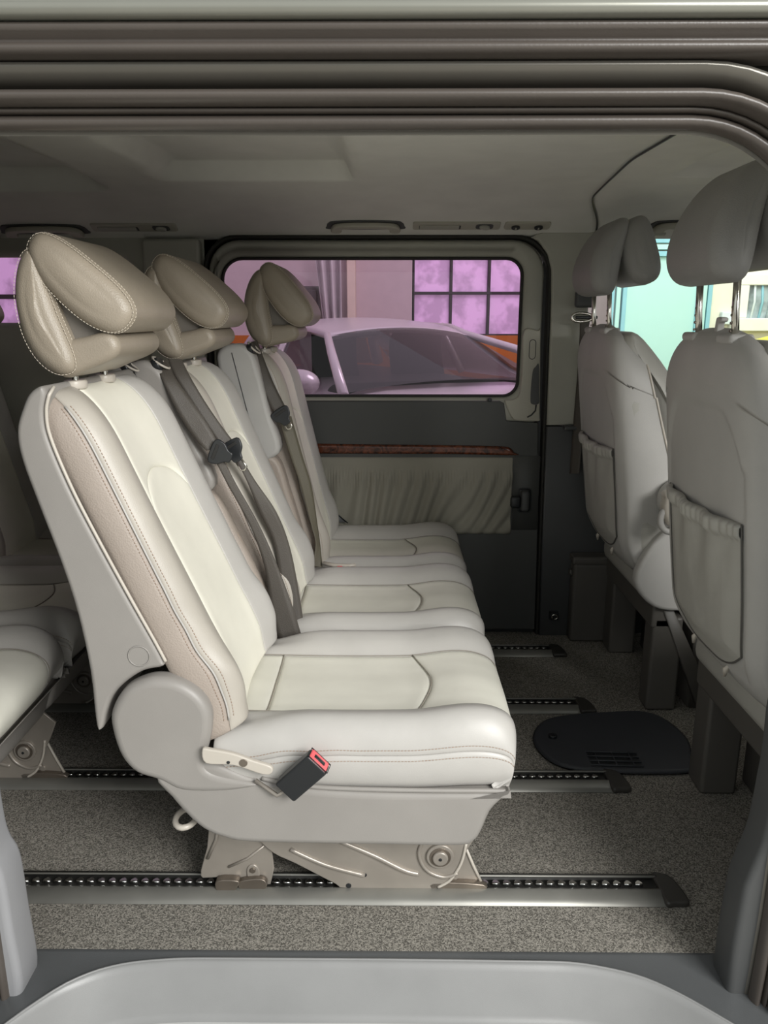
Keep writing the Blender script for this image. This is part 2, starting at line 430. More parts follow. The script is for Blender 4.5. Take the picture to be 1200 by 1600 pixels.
def cpt(x, y):
    z = czs(y)+recess(x, y, -.60, -.095, 1.40, 2.19)+recess(x, y, -2.2, -.79, 1.30, 2.30, .03, .05)+recess(x, y, .72, 1.5, 1.35, 2.15, .03, .02)
    return Vector((x, y, z))
ys = [1.09+(2.705-1.09)*i/84 for i in range(85)]
def ceil(name, fx0, fx1, n, m, parent):
    vs = []; fs = []
    for y in ys:
        for i in range(n+1):
            x = fx0(y)+(fx1(y)-fx0(y))*i/n
            p = cpt(x, y); e = min(x-fx0(y), fx1(y)-x)
            p.z += .006*max(0, 1-e/.006)
            vs.append(p)
    K = n+1
    for j in range(len(ys)-1):
        for i in range(n): fs.append((j*K+i, j*K+i+1, (j+1)*K+i+1, (j+1)*K+i))
    return struct(mesh(name, vs, fs, m, parent))
ceilE = thing('ceiling', 'pale grey fabric headliner with shallow recesses', None, (0, 1.9, 1.5), kind=STR)
ceil('rear_headliner', lambda y: -2.6, lambda y: seamx(y)-.0005, 150, headl, ceilE)
ceil('front_headliner', lambda y: seamx(y)+.0005, lambda y: 1.9, 60, headl2, ceilE)
tube('headliner_seam', [(seamx(y), y, czs(y)+.002) for y in ys], .0028, blackp, ceilE, n=5)
struct(rbox('roof_top', (-2.7, 1.36, 1.56), (2.0, 2.9, 1.60), .01, paint))
# ================================================================== far wall: door_1
D = thing('door_1', 'closed sliding door with dark trim and tinted window', None, (-.04, 2.70, 0), kind=STR)
YF = 2.68
def wind(dx=0): return rr(-.565, .442-dx, .883, 1.339, (.055, .07, .06, .05), 8)
fro = rr(-.606, .513, .79, 1.396, (.11, .10, .01, .02), 8)
def shr(P, d):
    P2 = [Vector(p) for p in P]; N = pnorm(P2); return [p-q*d for p, q in zip(P2, N)]
wi = wind()
rings('window_frame', [atY(fro, YF+.03), atY(fro, YF+.006), atY(shr(fro, .008), YF-.002), atY(shr(fro, .03), YF-.005), atY(shr(wi, -.03), YF-.004), atY(shr(wi, -.012), YF), atY(shr(wi, -.004), YF+.010), atY(wi, YF+.02)], trimlight, D)
rings('window_seal', [atY(shr(wi, -.006), YF+.022), atY(shr(wi, -.003), YF+.006), atY(shr(wi, .002), YF+.008), atY(shr(wi, .005), YF+.022)], sealm, D)
g = mesh('glass', atY(shr(wi, -.002), YF+.020), [tuple(range(len(wi)))], tinted, D, smooth=False); g['label'] = 'purple tinted pane'
lowp = [(-.605, .02), (.540, .02), (.533, .45), (.516, .792), (.405, .80), (.395, .86), (.38, .868), (-.60, .868), (-.605, .8)]
slab('lower_trim', lowp, XZ, YF-.0095, YF+.05, .004, trimdark, D, seg=2)
rings('groove', [atY(rr(.438, .530, .405, .676, .003, 1), YF-.009), atY(shr(rr(.438, .530, .405, .676, .003, 1), .001), YF-.0115)], trimdark, D, caplast=True)
# beige corner trim with recessed pull
bp = cr([(.452, 1.105), (.500, 1.105), (.508, 1.10), (.515, .95), (.520, .82), (.520, .800), (.500, .798), (.44, .800), (.42, .815), (.405, .845), (.398, .870), (.43, .875), (.448, .90), (.452, 1.0)], 4)
slab('corner_trim', bp, XZ, YF-.012, YF+.02, .005, trimbeige, D)
tube('oval_slot', [(x, YF-.0115, z) for x, z in rr(.473, .494, 1.01, 1.075, .0104, 5)], .0015, blackp, D, n=5, closed=True)
slab('pull_recess', cr([(.487, .965), (.497, .985), (.508, .99), (.513, .90), (.514, .86), (.49, .858), (.484, .88)], 5), XZ, YF-.014, YF-.008, .002, trimpil, D, label='recessed grip pocket')
tube('hook_slot', [(.505, YF-.012, .855), (.503, YF-.012, .835), (.49, YF-.012, .82), (.476, YF-.012, .812)], .003, blackp, D, n=6)
# wood strip
wp = cr([(-.62, .724), (-.2, .718), (.2, .714), (.36, .711), (.415, .707), (.435, .690), (.434, .678), (.2, .682), (-.2, .683), (-.62, .684)], 5)
slab('wood_strip', wp, XZ, YF-.020, YF, .010, wood, D, label='glossy burl wood strip')
# ruched pocket
def pk(u, v):
    x = -.62+1.053*u; z = .672-.280*v
    env = 4*sst(.14, .3, v)*.25
    lean = .06*v*(1 if u > .55 else .4)+.11*v*v*sst(.6, .95, u)
    ph = (x-lean*(-1)*0+lean)*2*pi/.058
    dep = .5+.5*sin(ph+1.3*sin(u*9)+.8*v)
    return Vector((x, YF-.008-.012*env*dep**.7-.004*sin(pi*v), z))
vs = []; fs = []; NU, NV = 330, 26
for i in range(NU+1):
    for j in range(NV+1):
        u, v = i/NU, j/NV
        x = -.62+1.053*u; z = .672-.280*v
        ln = (.045*v+.10*v*v*sst(.45, .95, u))
        ph = (x+ln)*2*pi/.060+1.2*sin(x*14)+.9*sin(x*31+2)
        amp = sst(.16, .26, v)*(1-.6*sst(.9, 1, v))
        fine = .0018*sin(x*2*pi/.011+sin(x*60))*sst(.15, .2, v)*(1-sst(.25, .5, v))
        dep = (.5+.5*sin(ph))
        vs.append(Vector((x, YF-.006-.014*amp*dep-fine-.003*sst(0, .05, v), z)))
for i in range(NU):
    for j in range(NV): k = i*(NV+1)+j; fs.append((k, k+1, k+NV+2, k+NV+1))
mesh('pocket', vs, fs, pocketm, D, solid=-.003, label='ruched grey fabric map pocket')
dashes('pocket_stitching', [(-.3+.7*i/40, YF-.0105, .634-.002*sin(i)) for i in range(41)], thread, D)
rbox('latch_plate', (.455, YF-.016, .470), (.505, YF-.002, .562), .012, blackp, D)
rbox('latch_lever', (.462, YF-.050, .482), (.492, YF-.012, .556), .010, trimpil, D)
rbox('latch_knob', (.425, YF-.050, .495), (.462, YF-.030, .538), .009, blackp, D)
cyl('screw_cap', (.345, YF-.008, .872), 'y', .007, .012, blackp, D)
slab('corner_tab', [(-.265, .44), (-.155, .44), (-.205, .485)], XZ, YF-.036, YF-.032, .001, trimpil, D, seg=1)
tube('corner_tab_edge', [(-.262, YF-.037, .437), (-.205, YF-.038, .487), (-.150, YF-.037, .437)], .0022, blackp, D, n=6)
# dark seal around the door
so = rr(-.617, .530, -.02, 1.405, (.12, .11, .02, .02), 8)
so = [(x+(.020*(1.405-z)/1.4 if x > 0 else 0), z) for x, z in so]
sk = lambda d: shr(so, d)
slab_o = rings('trim_2', [atY(sk(-.006), YF+.03), atY(sk(-.008), YF-.002), atY(sk(-.003), YF-.008), atY(sk(.002), YF-.008), atY(sk(.005), YF-.002), atY(sk(.006), YF+.06)], sealm)
struct(slab_o)
# walls beyond the door
WF = thing('wall_far', 'grey interior side wall opposite the entry', None, (0, 2.7, 0), kind=STR)
tr = lambda z: .536+.020*(1.405-z)/1.4
pil = [(tr(1.42)-.04, 1.42), (.9, 1.42), (.9, 1.408), (.70, 1.405), (.672, 1.36), (.662, 1.25), (.66, .80), (.66, .785), (tr(.785), .785), (tr(1.2), 1.2), (tr(1.3)-.004, 1.30), (tr(1.35)-.018, 1.35), (tr(1.39)-.05, 1.392), (tr(1.4)-.075, 1.403)]
slab('pillar_trim', pil, XZ, YF-.018, YF+.05, .008, trimlight, WF, label='pale upper pillar trim')
slab('pillar_lower', [(tr(0), -.01), (.80, -.01), (.80, .78), (tr(.78), .78)], XZ, YF-.015, YF+.05, .006, trimpil, WF)
fo = rr(.64, 1.9, .80, 1.47, .01, 3); fi = rr(.675, 1.72, .93, 1.425, (.1, .06, .04, .06), 3)
rings('front_door_frame', [atY(fo, YF+.02), atY(shr(fi, -.02), YF+.018), atY(fi, YF+.035), atY(fi, YF+.06)], trimlight, WF)
mesh('front_door_glass', atY(fi, YF+.045), [tuple(range(len(fi)))], clear, WF, smooth=False, label='clear pane')
rbox('front_door_panel', (.78, YF+.01, -.03), (1.9, YF+.06, .85), .01, trimpil, WF)
ro = rr(-2.6, -.622, .0, 1.42, .01, 3); ri = rr(-1.95, -.86, 1.13, 1.345, (.06, .06, .06, .06), 3)
rings('rear_quarter_panel', [atY(ro, YF+.02), atY(shr(ri, -.02), YF), atY(ri, YF+.015), atY(ri, YF+.06)], trimlight, WF)
mesh('rear_glass', atY(ri, YF+.04), [tuple(range(len(ri)))], tinted, WF, smooth=False, label='purple tinted pane')
rbox('door_surround', (-.68, YF+.032, 1.345), (.60, YF+.06, 1.46), 0, trimlight, WF)
rbox('door_surround', (-.70, YF+.032, -.10), (.62, YF+.06, .03), 0, trimpil, WF)
rbox('door_surround', (.515, YF+.034, -.05), (.60, YF+.06, 1.42), 0, trimpil, WF)
rbox('door_surround', (-.70, YF+.032, 0), (-.575, YF+.06, 1.40), 0, trimlight, WF)
rbox('rear_pillar_trim', (-.82, YF-.02, .85), (-.63, YF+.04, 1.40), .012, trimlight, WF)
rbox('ledge', (.60, YF-.05, .772), (.90, YF-.0, .786), .004, trimpil, WF)
# far seat belt guide near the driver seat
t = thing('belt_guide', 'seat belt height adjuster and loop on the pillar behind the driver headrest', 'seat belt', (.66, 2.62, 1.15))
rbox('slider', at(898, 466, 2.62)+Vector((-.0, -.02, -.03)), at(930, 466, 2.62)+Vector((0, .01, .025)), .01, trimpil, t)
c = at(905, 496, 2.60)
tube('loop', [c+Vector((.03*cos(a)*(1.5 if cos(a) > 0 else .8), 0, .014*sin(a))) for a in [2*pi*i/20 for i in range(20)]], .005, chrome, t, closed=True)
rbox('slot', c+Vector((-.012, -.004, -.005)), c+Vector((.06, .004, .005)), .003, blackp, t)
ribbon('webbing', [at(906, 500, 2.6), at(904, 560, 2.62), at(896, 660, 2.64), at(890, 740, 2.65)], [at(922, 500, 2.6), at(914, 560, 2.60), at(912, 660, 2.61), at(905, 740, 2.62)], .002, belt, t)
# inner walls unseen from here, closing the cabin
struct(rbox('wall_rear', (-2.66, 1.05, -.05), (-2.6, 2.75, 1.45), .005, trimdark))
WN = thing('wall_near', 'grey interior side wall beside the entry', None, (0, 1.1, 0), kind=STR)
rbox('rear_panel', (-2.6, 1.04, -.03), (-.76, 1.085, 1.40), .01, trimlight, WN)  # unseen panel, left windowless to keep the rear row darker
no_ = rr(.70, 1.9, -.03, 1.40, .01, 3); ni = rr(.85, 1.75, .90, 1.36, .05, 3)
rings('front_panel', [atY(no_, 1.02), atY(no_, 1.05), atY(shr(ni, -.02), 1.05), atY(ni, 1.02)], trimlight, WN)
struct(rbox('wall_front', (1.86, 1.05, -.05), (1.92, 2.75, 1.0), .01, trimdark))  # unseen wall, raised to cut the light from the windscreen side
# ------------------------------------------------------------------ opening: left and right pillar trims
LP = [(-.78, .60), (-.668, .60), (-.6655, .36), (-.661, .285), (-.646, .24), (-.643, .13), (-.640, .02), (-.656, -.04), (-.69, -.12), (-.80, -.12)]
o = slab('trim_3', cr(LP, 4), XZ, 1.085, 1.16, .012, mat('door_pillar_plastic', '8d8d8f', .4, bump=(800, .1))); struct(o)
RP = [(.78, .60), (.640, .60), (.627, .43), (.620, .31), (.603, .235), (.597, .20), (.592, .07), (.594, -.04), (.60, -.14), (.80, -.14)]
o = slab('trim_4', cr(RP, 4), XZ, 1.10, 1.17, .012, trimpil); struct(o)
t = thing('door_striker', 'small shiny oval striker on the right entry pillar low down', 'latch', (.60, 1.12, .12))
c = at(1131, 1462, 1.165)
rbox('plate', c+Vector((-.006, -.004, -.035)), c+Vector((.006, .006, .035)), .005, blackp, t)
tube('ring', [c+Vector((-.004, -.007+.006*cos(a), .020*sin(a))) for a in [2*pi*i/16 for i in range(16)]], .0028, chrome, t, closed=True, n=6)
# rubber seals swept round the opening
def opening(off, z0=-.35):
    """outline of the door opening, pushed outward by off: left post, top, right post"""
    x0, x1, zt, r = -.660-off, .575+off, 1.385+off, .19+off
    P = []
    for i in range(10): P.append((x0+.0*i, z0+(zt-.12-z0)*i/10))
    for i in range(9):
        t = pi-pi/2*i/8; P.append((x0+.12+.12*cos(t), zt-.12+.12*sin(t)))
    for i in range(1, 18): P.append((x0+.12+(x1-r-x0-.12)*i/18, zt))
    for i in range(15):
        t = pi/2-pi/2*i/14; P.append((x1-r+r*cos(t)*.95-0*.01, zt-r+r*sin(t)))
    xe = x1-r+r*.95
    for i in range(1, 16):
        u = i/15; P.append((xe+.055*sin(pi*min(1, u*.9))*1.0+.02*u, zt-r+(z0-zt+r)*u))
    return P
def sweep(name, prof, m, parent):
    loops = []
    for (o_, y) in prof: loops.append([Vector((x, y, z)) for x, z in opening(o_)])
    return rings(name, loops, m, parent, closed=False, wn=False)
SL = thing('trim_5', 'dark rubber door seals and roof channel around the entry', None, (0, 1.0, 1.4), kind=STR)
def roll(o0, y0, r, n=9, a0=-60, a1=200): return [(o0+r*sin(radians(a)), y0-r*cos(radians(a))) for a in [a0+(a1-a0)*i/n for i in range(n+1)]]
sweep('inner_seal', [(.009-.009*cos(a), 1.095-.020*sin(a)) for a in [pi*i/8 for i in range(9)]], rubber, SL)
sweep('thin_seal', [(.017, 1.088)]+[(.021-.0035*cos(a), 1.080-.008*sin(a)) for a in [pi*i/8 for i in range(9)]]+[(.025, 1.088)], rubber, SL)
sweep('outer_seal', [(.024, 1.09)]+[(.0325-.0085*cos(a), 1.064-.020*sin(a)) for a in [pi*i/10 for i in range(11)]]+[(.041, 1.09)], rubber, SL)
sweep('jamb', [(-.004, 1.10), (.03, 1.09), (.041, 1.10), (.047, 1.098), (.0475, 1.075), (.052, 1.060), (.062, 1.048), (.068, 1.046), (.069, 1.065), (.072, 1.09), (.20, 1.09)], paint, SL)
def roofrail(name, prof, m):
    loops = [[Vector((x, y, z)) for x in (-2.7, -1.4, -.9, -.4, 0, .4, .9, 1.4, 2.0)] for (z, y) in prof]
    return rings(name, loops, m, SL, closed=False, wn=False)
roofrail('roof_channel', [(1.455, 1.075), (1.456, 1.03), (1.459, 1.022), (1.463, 1.020), (1.467, 1.023), (1.470, 1.032), (1.474, 1.030), (1.478, 1.018), (1.483, 1.013), (1.487, 1.016), (1.489, 1.030)], rubber)
roofrail('outer_roof_edge', [(1.489, 1.03), (1.489, 1.005), (1.493, 1.0), (1.502, .998), (1.503, 1.001), (1.505, 1.0), (1.511, .998), (1.513, 1.003), (1.515, 1.05), (1.53, 1.16), (1.565, 1.37), (1.6, 1.42)], paintl)
# ================================================================== headliner fittings
def fit(name, label, cat, x0, x1, zc=1.446, grp=None): return thing(name, label, cat, ((x0+x1)/2, 2.6, zc), grp)
def onc(x, s, d=0):
    """point on the curved side of the headliner; s runs up the curve from the window, d stands off it"""
    y = 2.675-s*.85
    e = .004; dz = (czs(y+e)-czs(y-e))/(2*e); n = Vector((0, dz, -1)).normalized()
    return Vector((x, y, czs(y)))+n*d
def cslab(name, P, d0, d1, r, m, t, **k): return slab(name, P, lambda a, b, c: onc(a, b, c), d0, d1, r, m, t, **k)
def grab(x0, x1, label, s0=.0):
    t = thing('grab_handle', label, 'handle', tuple(onc((x0+x1)/2, .06)), 'fold-down grab handles on the headliner')
    w_ = x1-x0; h = .058
    def S(P): return [(x0+a*w_, s0+.045+b*h) for a, b in P]
    cslab('recess', cr(S([(0, .3), (.03, .75), (.12, 1.0), (.5, 1.1), (.88, 1.0), (.97, .75), (1, .3), (.97, .0), (.5, -.04), (.03, .0)]), 4), -.002, .004, .002, trimpil, t)
    cslab('grip', cr(S([(.06, .05), (.07, .55), (.14, .85), (.3, .98), (.5, 1.0), (.7, .98), (.86, .85), (.93, .55), (.94, .05), (.82, .05), (.80, .45), (.7, .55), (.5, .58), (.3, .55), (.2, .45), (.18, .05)]), 3), .004, .020, .005, trimbeige, t)
    cslab('lamp_lens', rr(x0+w_*.33, x0+w_*.68, s0+.045+h*.18, s0+.045+h*.55, .006, 3), .002, .010, .002, blackp, t)
    return t
grab(-.205, .045, 'grab handle above the tinted window beside the slotted panel', .0)
grab(-1.27, -.985, 'grab handle above the rear seats, partly behind the nearest headrest', -.028)
grab(.83, 1.10, 'grab handle at the front by the driver window')
def panel1(x0, x1, label, s0=0):
    t = thing('vent_panel', label, 'vent', tuple(onc((x0+x1)/2, .06)), 'vent panels on the headliner')
    cslab('plate', rr(x0, x1, s0+.045, s0+.095, .008, 4), -.002, .006, .002, trimbeige, t)
    cslab('slot', rr(x0+.02, x0+(x1-x0)*.55, s0+.052, s0+.078, .003, 2), .004, .0075, .001, blackp, t)
    cslab('flap', rr(x0+.022, x0+(x1-x0)*.53, s0+.057, s0+.080, .002, 2), .006, .0095, .001, trimlight, t)
    cslab('hook_recess', rr(x0+(x1-x0)*.72, x0+(x1-x0)*.92, s0+.052, s0+.088, .012, 5), .004, .0078, .001, trimpil, t)
    cslab('hook', cr([(x0+(x1-x0)*.76, s0+.075), (x0+(x1-x0)*.80, s0+.084), (x0+(x1-x0)*.86, s0+.080), (x0+(x1-x0)*.88, s0+.066), (x0+(x1-x0)*.82, s0+.062)], 4), .006, .016, .003, trimlight, t)
panel1(.072, .352, 'slotted vent panel with hook right of the grab handle')
panel1(-.965, -.690, 'slotted vent panel with hook above the middle headrest', -.010)
t = thing('socket_panel', 'small headliner panel with two round black buttons', 'panel', tuple(onc(.43, .06)))
cslab('plate', rr(.366, .512, .045, .095, .010, 4), -.002, .006, .002, trimbeige, t)
for cx in (.402, .475):
    cslab('button', [(cx+.014*cos(a), .066+.013*sin(a)) for a in [2*pi*i/18 for i in range(18)]], .004, .012, .002, blackp, t)
    cslab('button', [(cx+.003*cos(a), .066+.009*sin(a)) for a in [2*pi*i/8 for i in range(8)]], .010, .015, .001, trimlight, t)
# ================================================================== seats of the middle row
def spl(K, x):
    """smooth interpolation through knots (u, a, b, ...)"""
    if x <= K[0][0]: return K[0][1:]
    if x >= K[-1][0]: return K[-1][1:]
    for i in range(len(K)-1):
        if x <= K[i+1][0]:
            t = (x-K[i][0])/(K[i+1][0]-K[i][0]); out = []
            for c in range(1, len(K[0])):
                p1, p2 = K[i][c], K[i+1][c]
                m1 = (K[i+1][c]-K[i-1][c])/(K[i+1][0]-K[i-1][0]) if i > 0 else (p2-p1)/(K[i+1][0]-K[i][0])
                m2 = (K[i+2][c]-K[i][c])/(K[i+2][0]-K[i][0]) if i+2 < len(K) else (p2-p1)/(K[i+1][0]-K[i][0])
                h = K[i+1][0]-K[i][0]
                out.append((2*t**3-3*t*t+1)*p1+(t**3-2*t*t+t)*h*m1+(-2*t**3+3*t*t)*p2+(t**3-t*t)*h*m2)
            return out
def egg(c, ax, a, b, e=2.3, bow=0, taper=0, n=44):
    ax = Vector(ax).normalized(); sd = Vector((-ax.y, ax.x)); out = []
    for i in range(n):
        t = 2*pi*i/n; p = math.copysign(abs(cos(t))**(2/e), cos(t)); q = math.copysign(abs(sin(t))**(2/e), sin(t))
        out.append(Vector(c)+ax*(p*a)+sd*(q*b*(1+taper*p)+bow*(1-p*p)))
    return out
HR_REAR = dict(c=(.735, .124), ax=(1, .18), a=.107, b=.036, e=2.5, bow=-.020, taper=-.22)
HR_PAD = dict(c=(.758, .199), ax=(-.9, .42), a=.104, b=.045, e=2.5, bow=.006, taper=.10)
def eggslab(name, E, f, c0, c1, r, m, parent=None, bulge=.004, label=None, seg=9):
    L = []
    def ring(ins, c, k=1):
        q = dict(E); q['a'] = (E['a']-ins)*k; q['b'] = (E['b']-ins)*k; q['bow'] = E['bow']*k
        q['c'] = Vector(E['c'])+Vector((-Vector(E['ax']).normalized().y, Vector(E['ax']).normalized().x))*E['bow']*(1-k)*.9
        L.append([f(p[0], p[1], c) for p in egg(**q)])
    for k in (.03, .35, .65, .88): ring(r, c0-bulge*(1-k*k), k)
    for i in range(seg+1): t = pi/2*i/seg; ring(r*(1-sin(t)), c0+r*(1-cos(t)))
    for i in range(seg, -1, -1): t = pi/2*i/seg; ring(r*(1-sin(t)), c1-r*(1-cos(t)))
    for k in (.88, .65, .35, .03): ring(r, c1+bulge*(1-k*k), k)
    return rings(name, L, m, parent, label=label, capfirst=True, caplast=True)
HR_BAR = [(.630, .092), (.626, .14), (.626, .185), (.636, .205), (.656, .208), (.672, .196), (.678, .16), (.684, .12), (.67, .09)]
HR_WEB = [(.66, .11), (.66, .185), (.70, .19), (.80, .165), (.82, .14), (.75, .10)]
def headrest(fr, yc, hw, parent, m, thr, label=None, stitch=True):
    """fr(s, n, y) maps the back's own axes to the scene"""
    f = lambda a, b, c: fr(a, b, yc+c)
    h = eggslab('headrest', HR_REAR, f, -hw, hw, .026, m, parent, .003, label)
    slab('lower_bar', cr(HR_BAR, 4), f, -hw+.014, hw-.014, .016, m, h, seg=5)
    slab('web', cr(HR_WEB, 3), f, -hw+.035, hw-.035, .010, webm, h, seg=2)
    eggslab('pad', HR_PAD, f, -hw-.004, hw+.004, .026, m, h, .004)
    if stitch:
        for q, rr_ in ((HR_PAD, .024), (HR_REAR, .024)):
            P = egg(**q); N = pnorm(P)
            for ins, dy in ((.0035, .010), (.0003, .0205)):
                pts = [f(p[0]-k[0]*ins*.6, p[1]-k[1]*ins*.6, -hw-.004*(q is HR_PAD)+dy) for p, k in zip(P, N)]
                dashes('stitching', pts+pts[:1], thr, h, r=.0006)
    for sgn in (-1, 1):
        a = [fr(s, .062+.0*s+(.045 if s > .66 else .045*(s-.56)/.10), yc+sgn*.073) for s in (.57, .60, .63, .68)]
        po = tube('post', a, .0062, chrome, h, n=12)
        c = fr(.618, .088, yc+sgn*.073)
        P = [(.016*cos(2*pi*i/18), .014*sin(2*pi*i/18)) for i in range(18)]
        slab('guide_sleeve', [(p[0]*1.25, p[1]*1.7) for p in P], lambda x, y, z: c+Vector((x, y, z)), -.010, .006, .004, piping, h, seg=3)
        tube('guide_collar', [c+Vector((.004, 0, -.03)), c+Vector((0, 0, -.008))], .011, piping, h)
    return h
def seat(yc, dx, ang, label, tower=0, W=.218, hub=True, feet=(), buckle=False, X0=0, group='leather seats of the middle bench', CW=.226, th=.036, to=.035):
    t = thing('bench_seat', label, 'seat', (X0-.1, yc, 0), group)
    A = radians(ang); px, pz = X0-.41+dx, .43
    def fr(s, n, y): return Vector((px-s*sin(A)+n*cos(A), y, pz+s*cos(A)+n*sin(A)))
    # --- backrest leather
    BK = [(-1, -W, .048), (-.88, -W-.004, .078), (-.74, -W+.004, .110), (-.62, -W+.026, .134), (-.50, -W+.055, .137), (-.40, -W+.092, .126), (-.2, -.06, .119), (0, 0, .116),
          (.2, .06, .119), (.40, W-.092, .128), (.50, W-.055, .142), (.62, W-.026, .139), (.74, W-.004, .112), (.88, W+.004, .078), (1, W, .048)]
    def back(u, v):
        y, n = spl(BK, u)
        s = -.065+.680*v
        q = max(0, (v-.80)/.20); k = (1-min(1, q)**2.4)**(1/2.4) if q < 1 else 0
        y *= (.80+.20*k**.8) if q > 0 else 1
        y *= 1-.03*sst(.3, 1, v)
        n0 = .048+.02*(1-k); n = n0+(n-n0)*(k if q > 0 else 1)
        s += .010*(1-(u/.8)**2)*q if abs(u) < .8 else 0
        # belly of the bolsters near the bottom and small slack
        n += .016*math.exp(-((v-.14)/.1)**2)*math.exp(-((abs(u)-.62)/.2)**2)
        n -= .010*sst(.10, .0, v)*1 if v < .1 else 0
        n += .0016*sin(v*46+u*9)*math.exp(-((abs(u)-.70)/.13)**2)*sst(.0, .25, .5-v)
        n += .007*math.exp(-((v-.33)/.2)**2)*math.exp(-(u/.45)**2)
        return fr(s, n, yc+y)
    LB = .385
    def arch(u): return .655+.060*(1-(u/LB)**2)-.045*(abs(u/LB))**6
    patch('side_panel', back, lambda a, b: (-1+.26*a, b), 12, 60, grain, t, label='grained taupe side panel', out=1)
    patch('side_panel', back, lambda a, b: (.74+.26*a, b), 8, 30, grain, t, label='grained taupe side panel')
    patch('back_bolster', back, lambda a, b: (-.74+(.74-LB)*a, b), 12, 60, taupe, t, groove=.003)
    patch('back_bolster', back, lambda a, b: (LB+(.74-LB)*a, b), 12, 60, pale, t, groove=.003)
    patch('back_upper_panel', back, lambda a, b: (-LB+2*LB*a, arch(-LB+2*LB*a)+(1-arch(-LB+2*LB*a))*b), 30, 24, cream, t, groove=.004)
    patch('lumbar_panel', back, lambda a, b: (-LB+2*LB*a, arch(-LB+2*LB*a)*b), 30, 40, cream, t, groove=.004, wdt=.016)
    tube('seam_welt', [back(-.74, v/60) for v in range(2, 58)], .0020, pale, t, n=6)
    for du in (-.035, .035): dashes('back_stitching', [back(-.74+du, v/80)+Vector((0, -.0006, .0006)) for v in range(3, 77)], thread, t)
    # --- plastic shell
    SP = [(.625, .085), (.622, .062), (.604, .038), (.575, .012), (.53, -.004), (.45, -.016), (.344, -.030), (.25, -.048), (.144, -.079), (.06, -.113), (.036, -.119), (.036, -.108),
          (.060, -.088), (.085, -.062), (.100, -.030), (.108, .01), (.103, .047), (.118, .053), (.154, .0525), (.247, .049), (.362, .047), (.458, .048), (.545, .056), (.585, .070), (.61, .087)]
    slab('back_shell', cr(SP, 4), lambda a, b, c: fr(a, b, c), yc-W-.008, yc+W+.008, .009, shell, t, seg=5)
    edge = [(.110, .0535), (.154, .053), (.247, .050), (.362, .048), (.458, .049), (.545, .057), (.585, .071), (.607, .088)]
    tube('piping', [fr(a, b+.003, yc-W-.006) for a, b in cr(edge, 6, False)]+[fr(.617, .100, yc-W+.006)], .0030, piping, t, n=8)
    tube('cap_ring', [fr(.138+.019*cos(2*pi*i/28), .018+.019*sin(2*pi*i/28), yc-W-.0085) for i in range(28)], .0014, shell, t, n=6, closed=True)
    headrest(fr, yc-.022, .140, t, hrm if X0 == 0 else hrgrey, lthread, stitch=X0 == 0)
    # --- belt tower on one shoulder
    if tower:
        ty = yc+tower*(W+to)
        TP = [(.655, .035), (.655, .012), (.64, -.012), (.60, -.022), (.45, -.03), (.33, -.035), (.33, .085), (.45, .088), (.58, .088), (.625, .080), (.648, .06)]
        tw = slab('belt_tower', cr(TP, 5), lambda a, b, c: fr(a, b, ty+c), -th, th, .014, frontshell if dx > .06 else shell, t, seg=5, label='grey belt outlet housing')
        tube('tower_seam', [fr(a, .028, ty-th-.0008) for a in (.34, .45, .55, .63)]+[fr(.656, .028, ty-.02), fr(.657, .028, ty+.02)], .0013, blackp, tw, n=5)
        slab('belt_outlet', cr([(-th*.72, -.012), (th*.72, -.012), (th*.76, .010), (-th*.76, .010)], 4), lambda a, b, c: fr(.632+b*1.2, .076+c, ty+a), -.006, .010, .004, blackp, tw)
        tube('outlet_rim', [fr(.632+.018*sin(2*pi*i/24), .086-.012*sin(2*pi*i/24), ty+th*.85*cos(2*pi*i/24)) for i in range(24)], .0026, piping, tw, closed=True)
        TP2 = [(.32, -.02), (.32, .07), (.2, .085), (.05, .09), (-.02, .08), (-.02, -.01)]
        slab('tower_lower_cover', cr(TP2, 4), lambda a, b, c: fr(a, b, ty+c), -th*.85, th*.85, .014, grain, t, seg=5)
        tube('cover_seam', [fr(a, n_, ty-.006) for a, n_ in ((.31, .072), (.2, .0845), (.1, .088), (.03, .088))], .0014, thread, t, n=5)
    # --- cushion
    zb = .298; W = CW
    CK = [(-1, -W-.000, .298), (-.90, -W-.010, .335), (-.78, -W-.008, .372), (-.66, -W+.008, .412), (-.54, -W+.035, .434), (-.44, -W+.070, .426), (-.36, -W+.100, .406), (-.2, -.06, .402), (0, 0, .403),
          (.2, .06, .402), (.36, W-.100, .408), (.44, W-.070, .430), (.54, W-.035, .440), (.66, W-.008, .418), (.78, W+.006, .376), (.90, W+.004, .335), (1, W, .298)]
    x0, x1, R = X0-.325, X0+.150, .112
    vt = .72
    def cush(u, v):
        y, z = spl(CK, u)
        if v < vt:
            q = v/vt; x = x0+(x1-x0)*q; h = 1.0
            z += -.006*sin(pi*q)*(1-abs(u))+.012*sst(.75, 1, q)*(1-(u)**2*.6)-.022*sst(.25, 0, q)*(1-sst(.4, .8, abs(u)))*0
            if abs(u) > .36: z -= .030*(1-sst(0, .38, q))*sst(.36, .5, abs(u))*(z-zb)/.13
        else:
            ph = (v-vt)/(1-vt)*pi/2
            h = max(0, cos(ph))**.62; q = sin(ph)**.85
            z += .012*(1-(u)**2*.6); z = zb+(z-zb)*h
            x = x1+R*q*(1-.12*abs(u)**4)-.048*max(0, 1-h*1.15)**1.6
        y *= 1-.05*sst(.5, 1, v)**2
        x -= .010*(abs(y)/W)**3*sst(.6, 1, v)
        z += .0018*sin(u*24+x*60)*math.exp(-((abs(u)-.72)/.15)**2)*(1-sst(.2, .5, v))
        return Vector((x, yc+y, z))
    CB = .36
    def varc(u): return (.052-x0+X0+.036*(1-(u/CB)**2)-.0)/(x1-x0)*vt
    vr = (.085)/(x1-x0)*vt
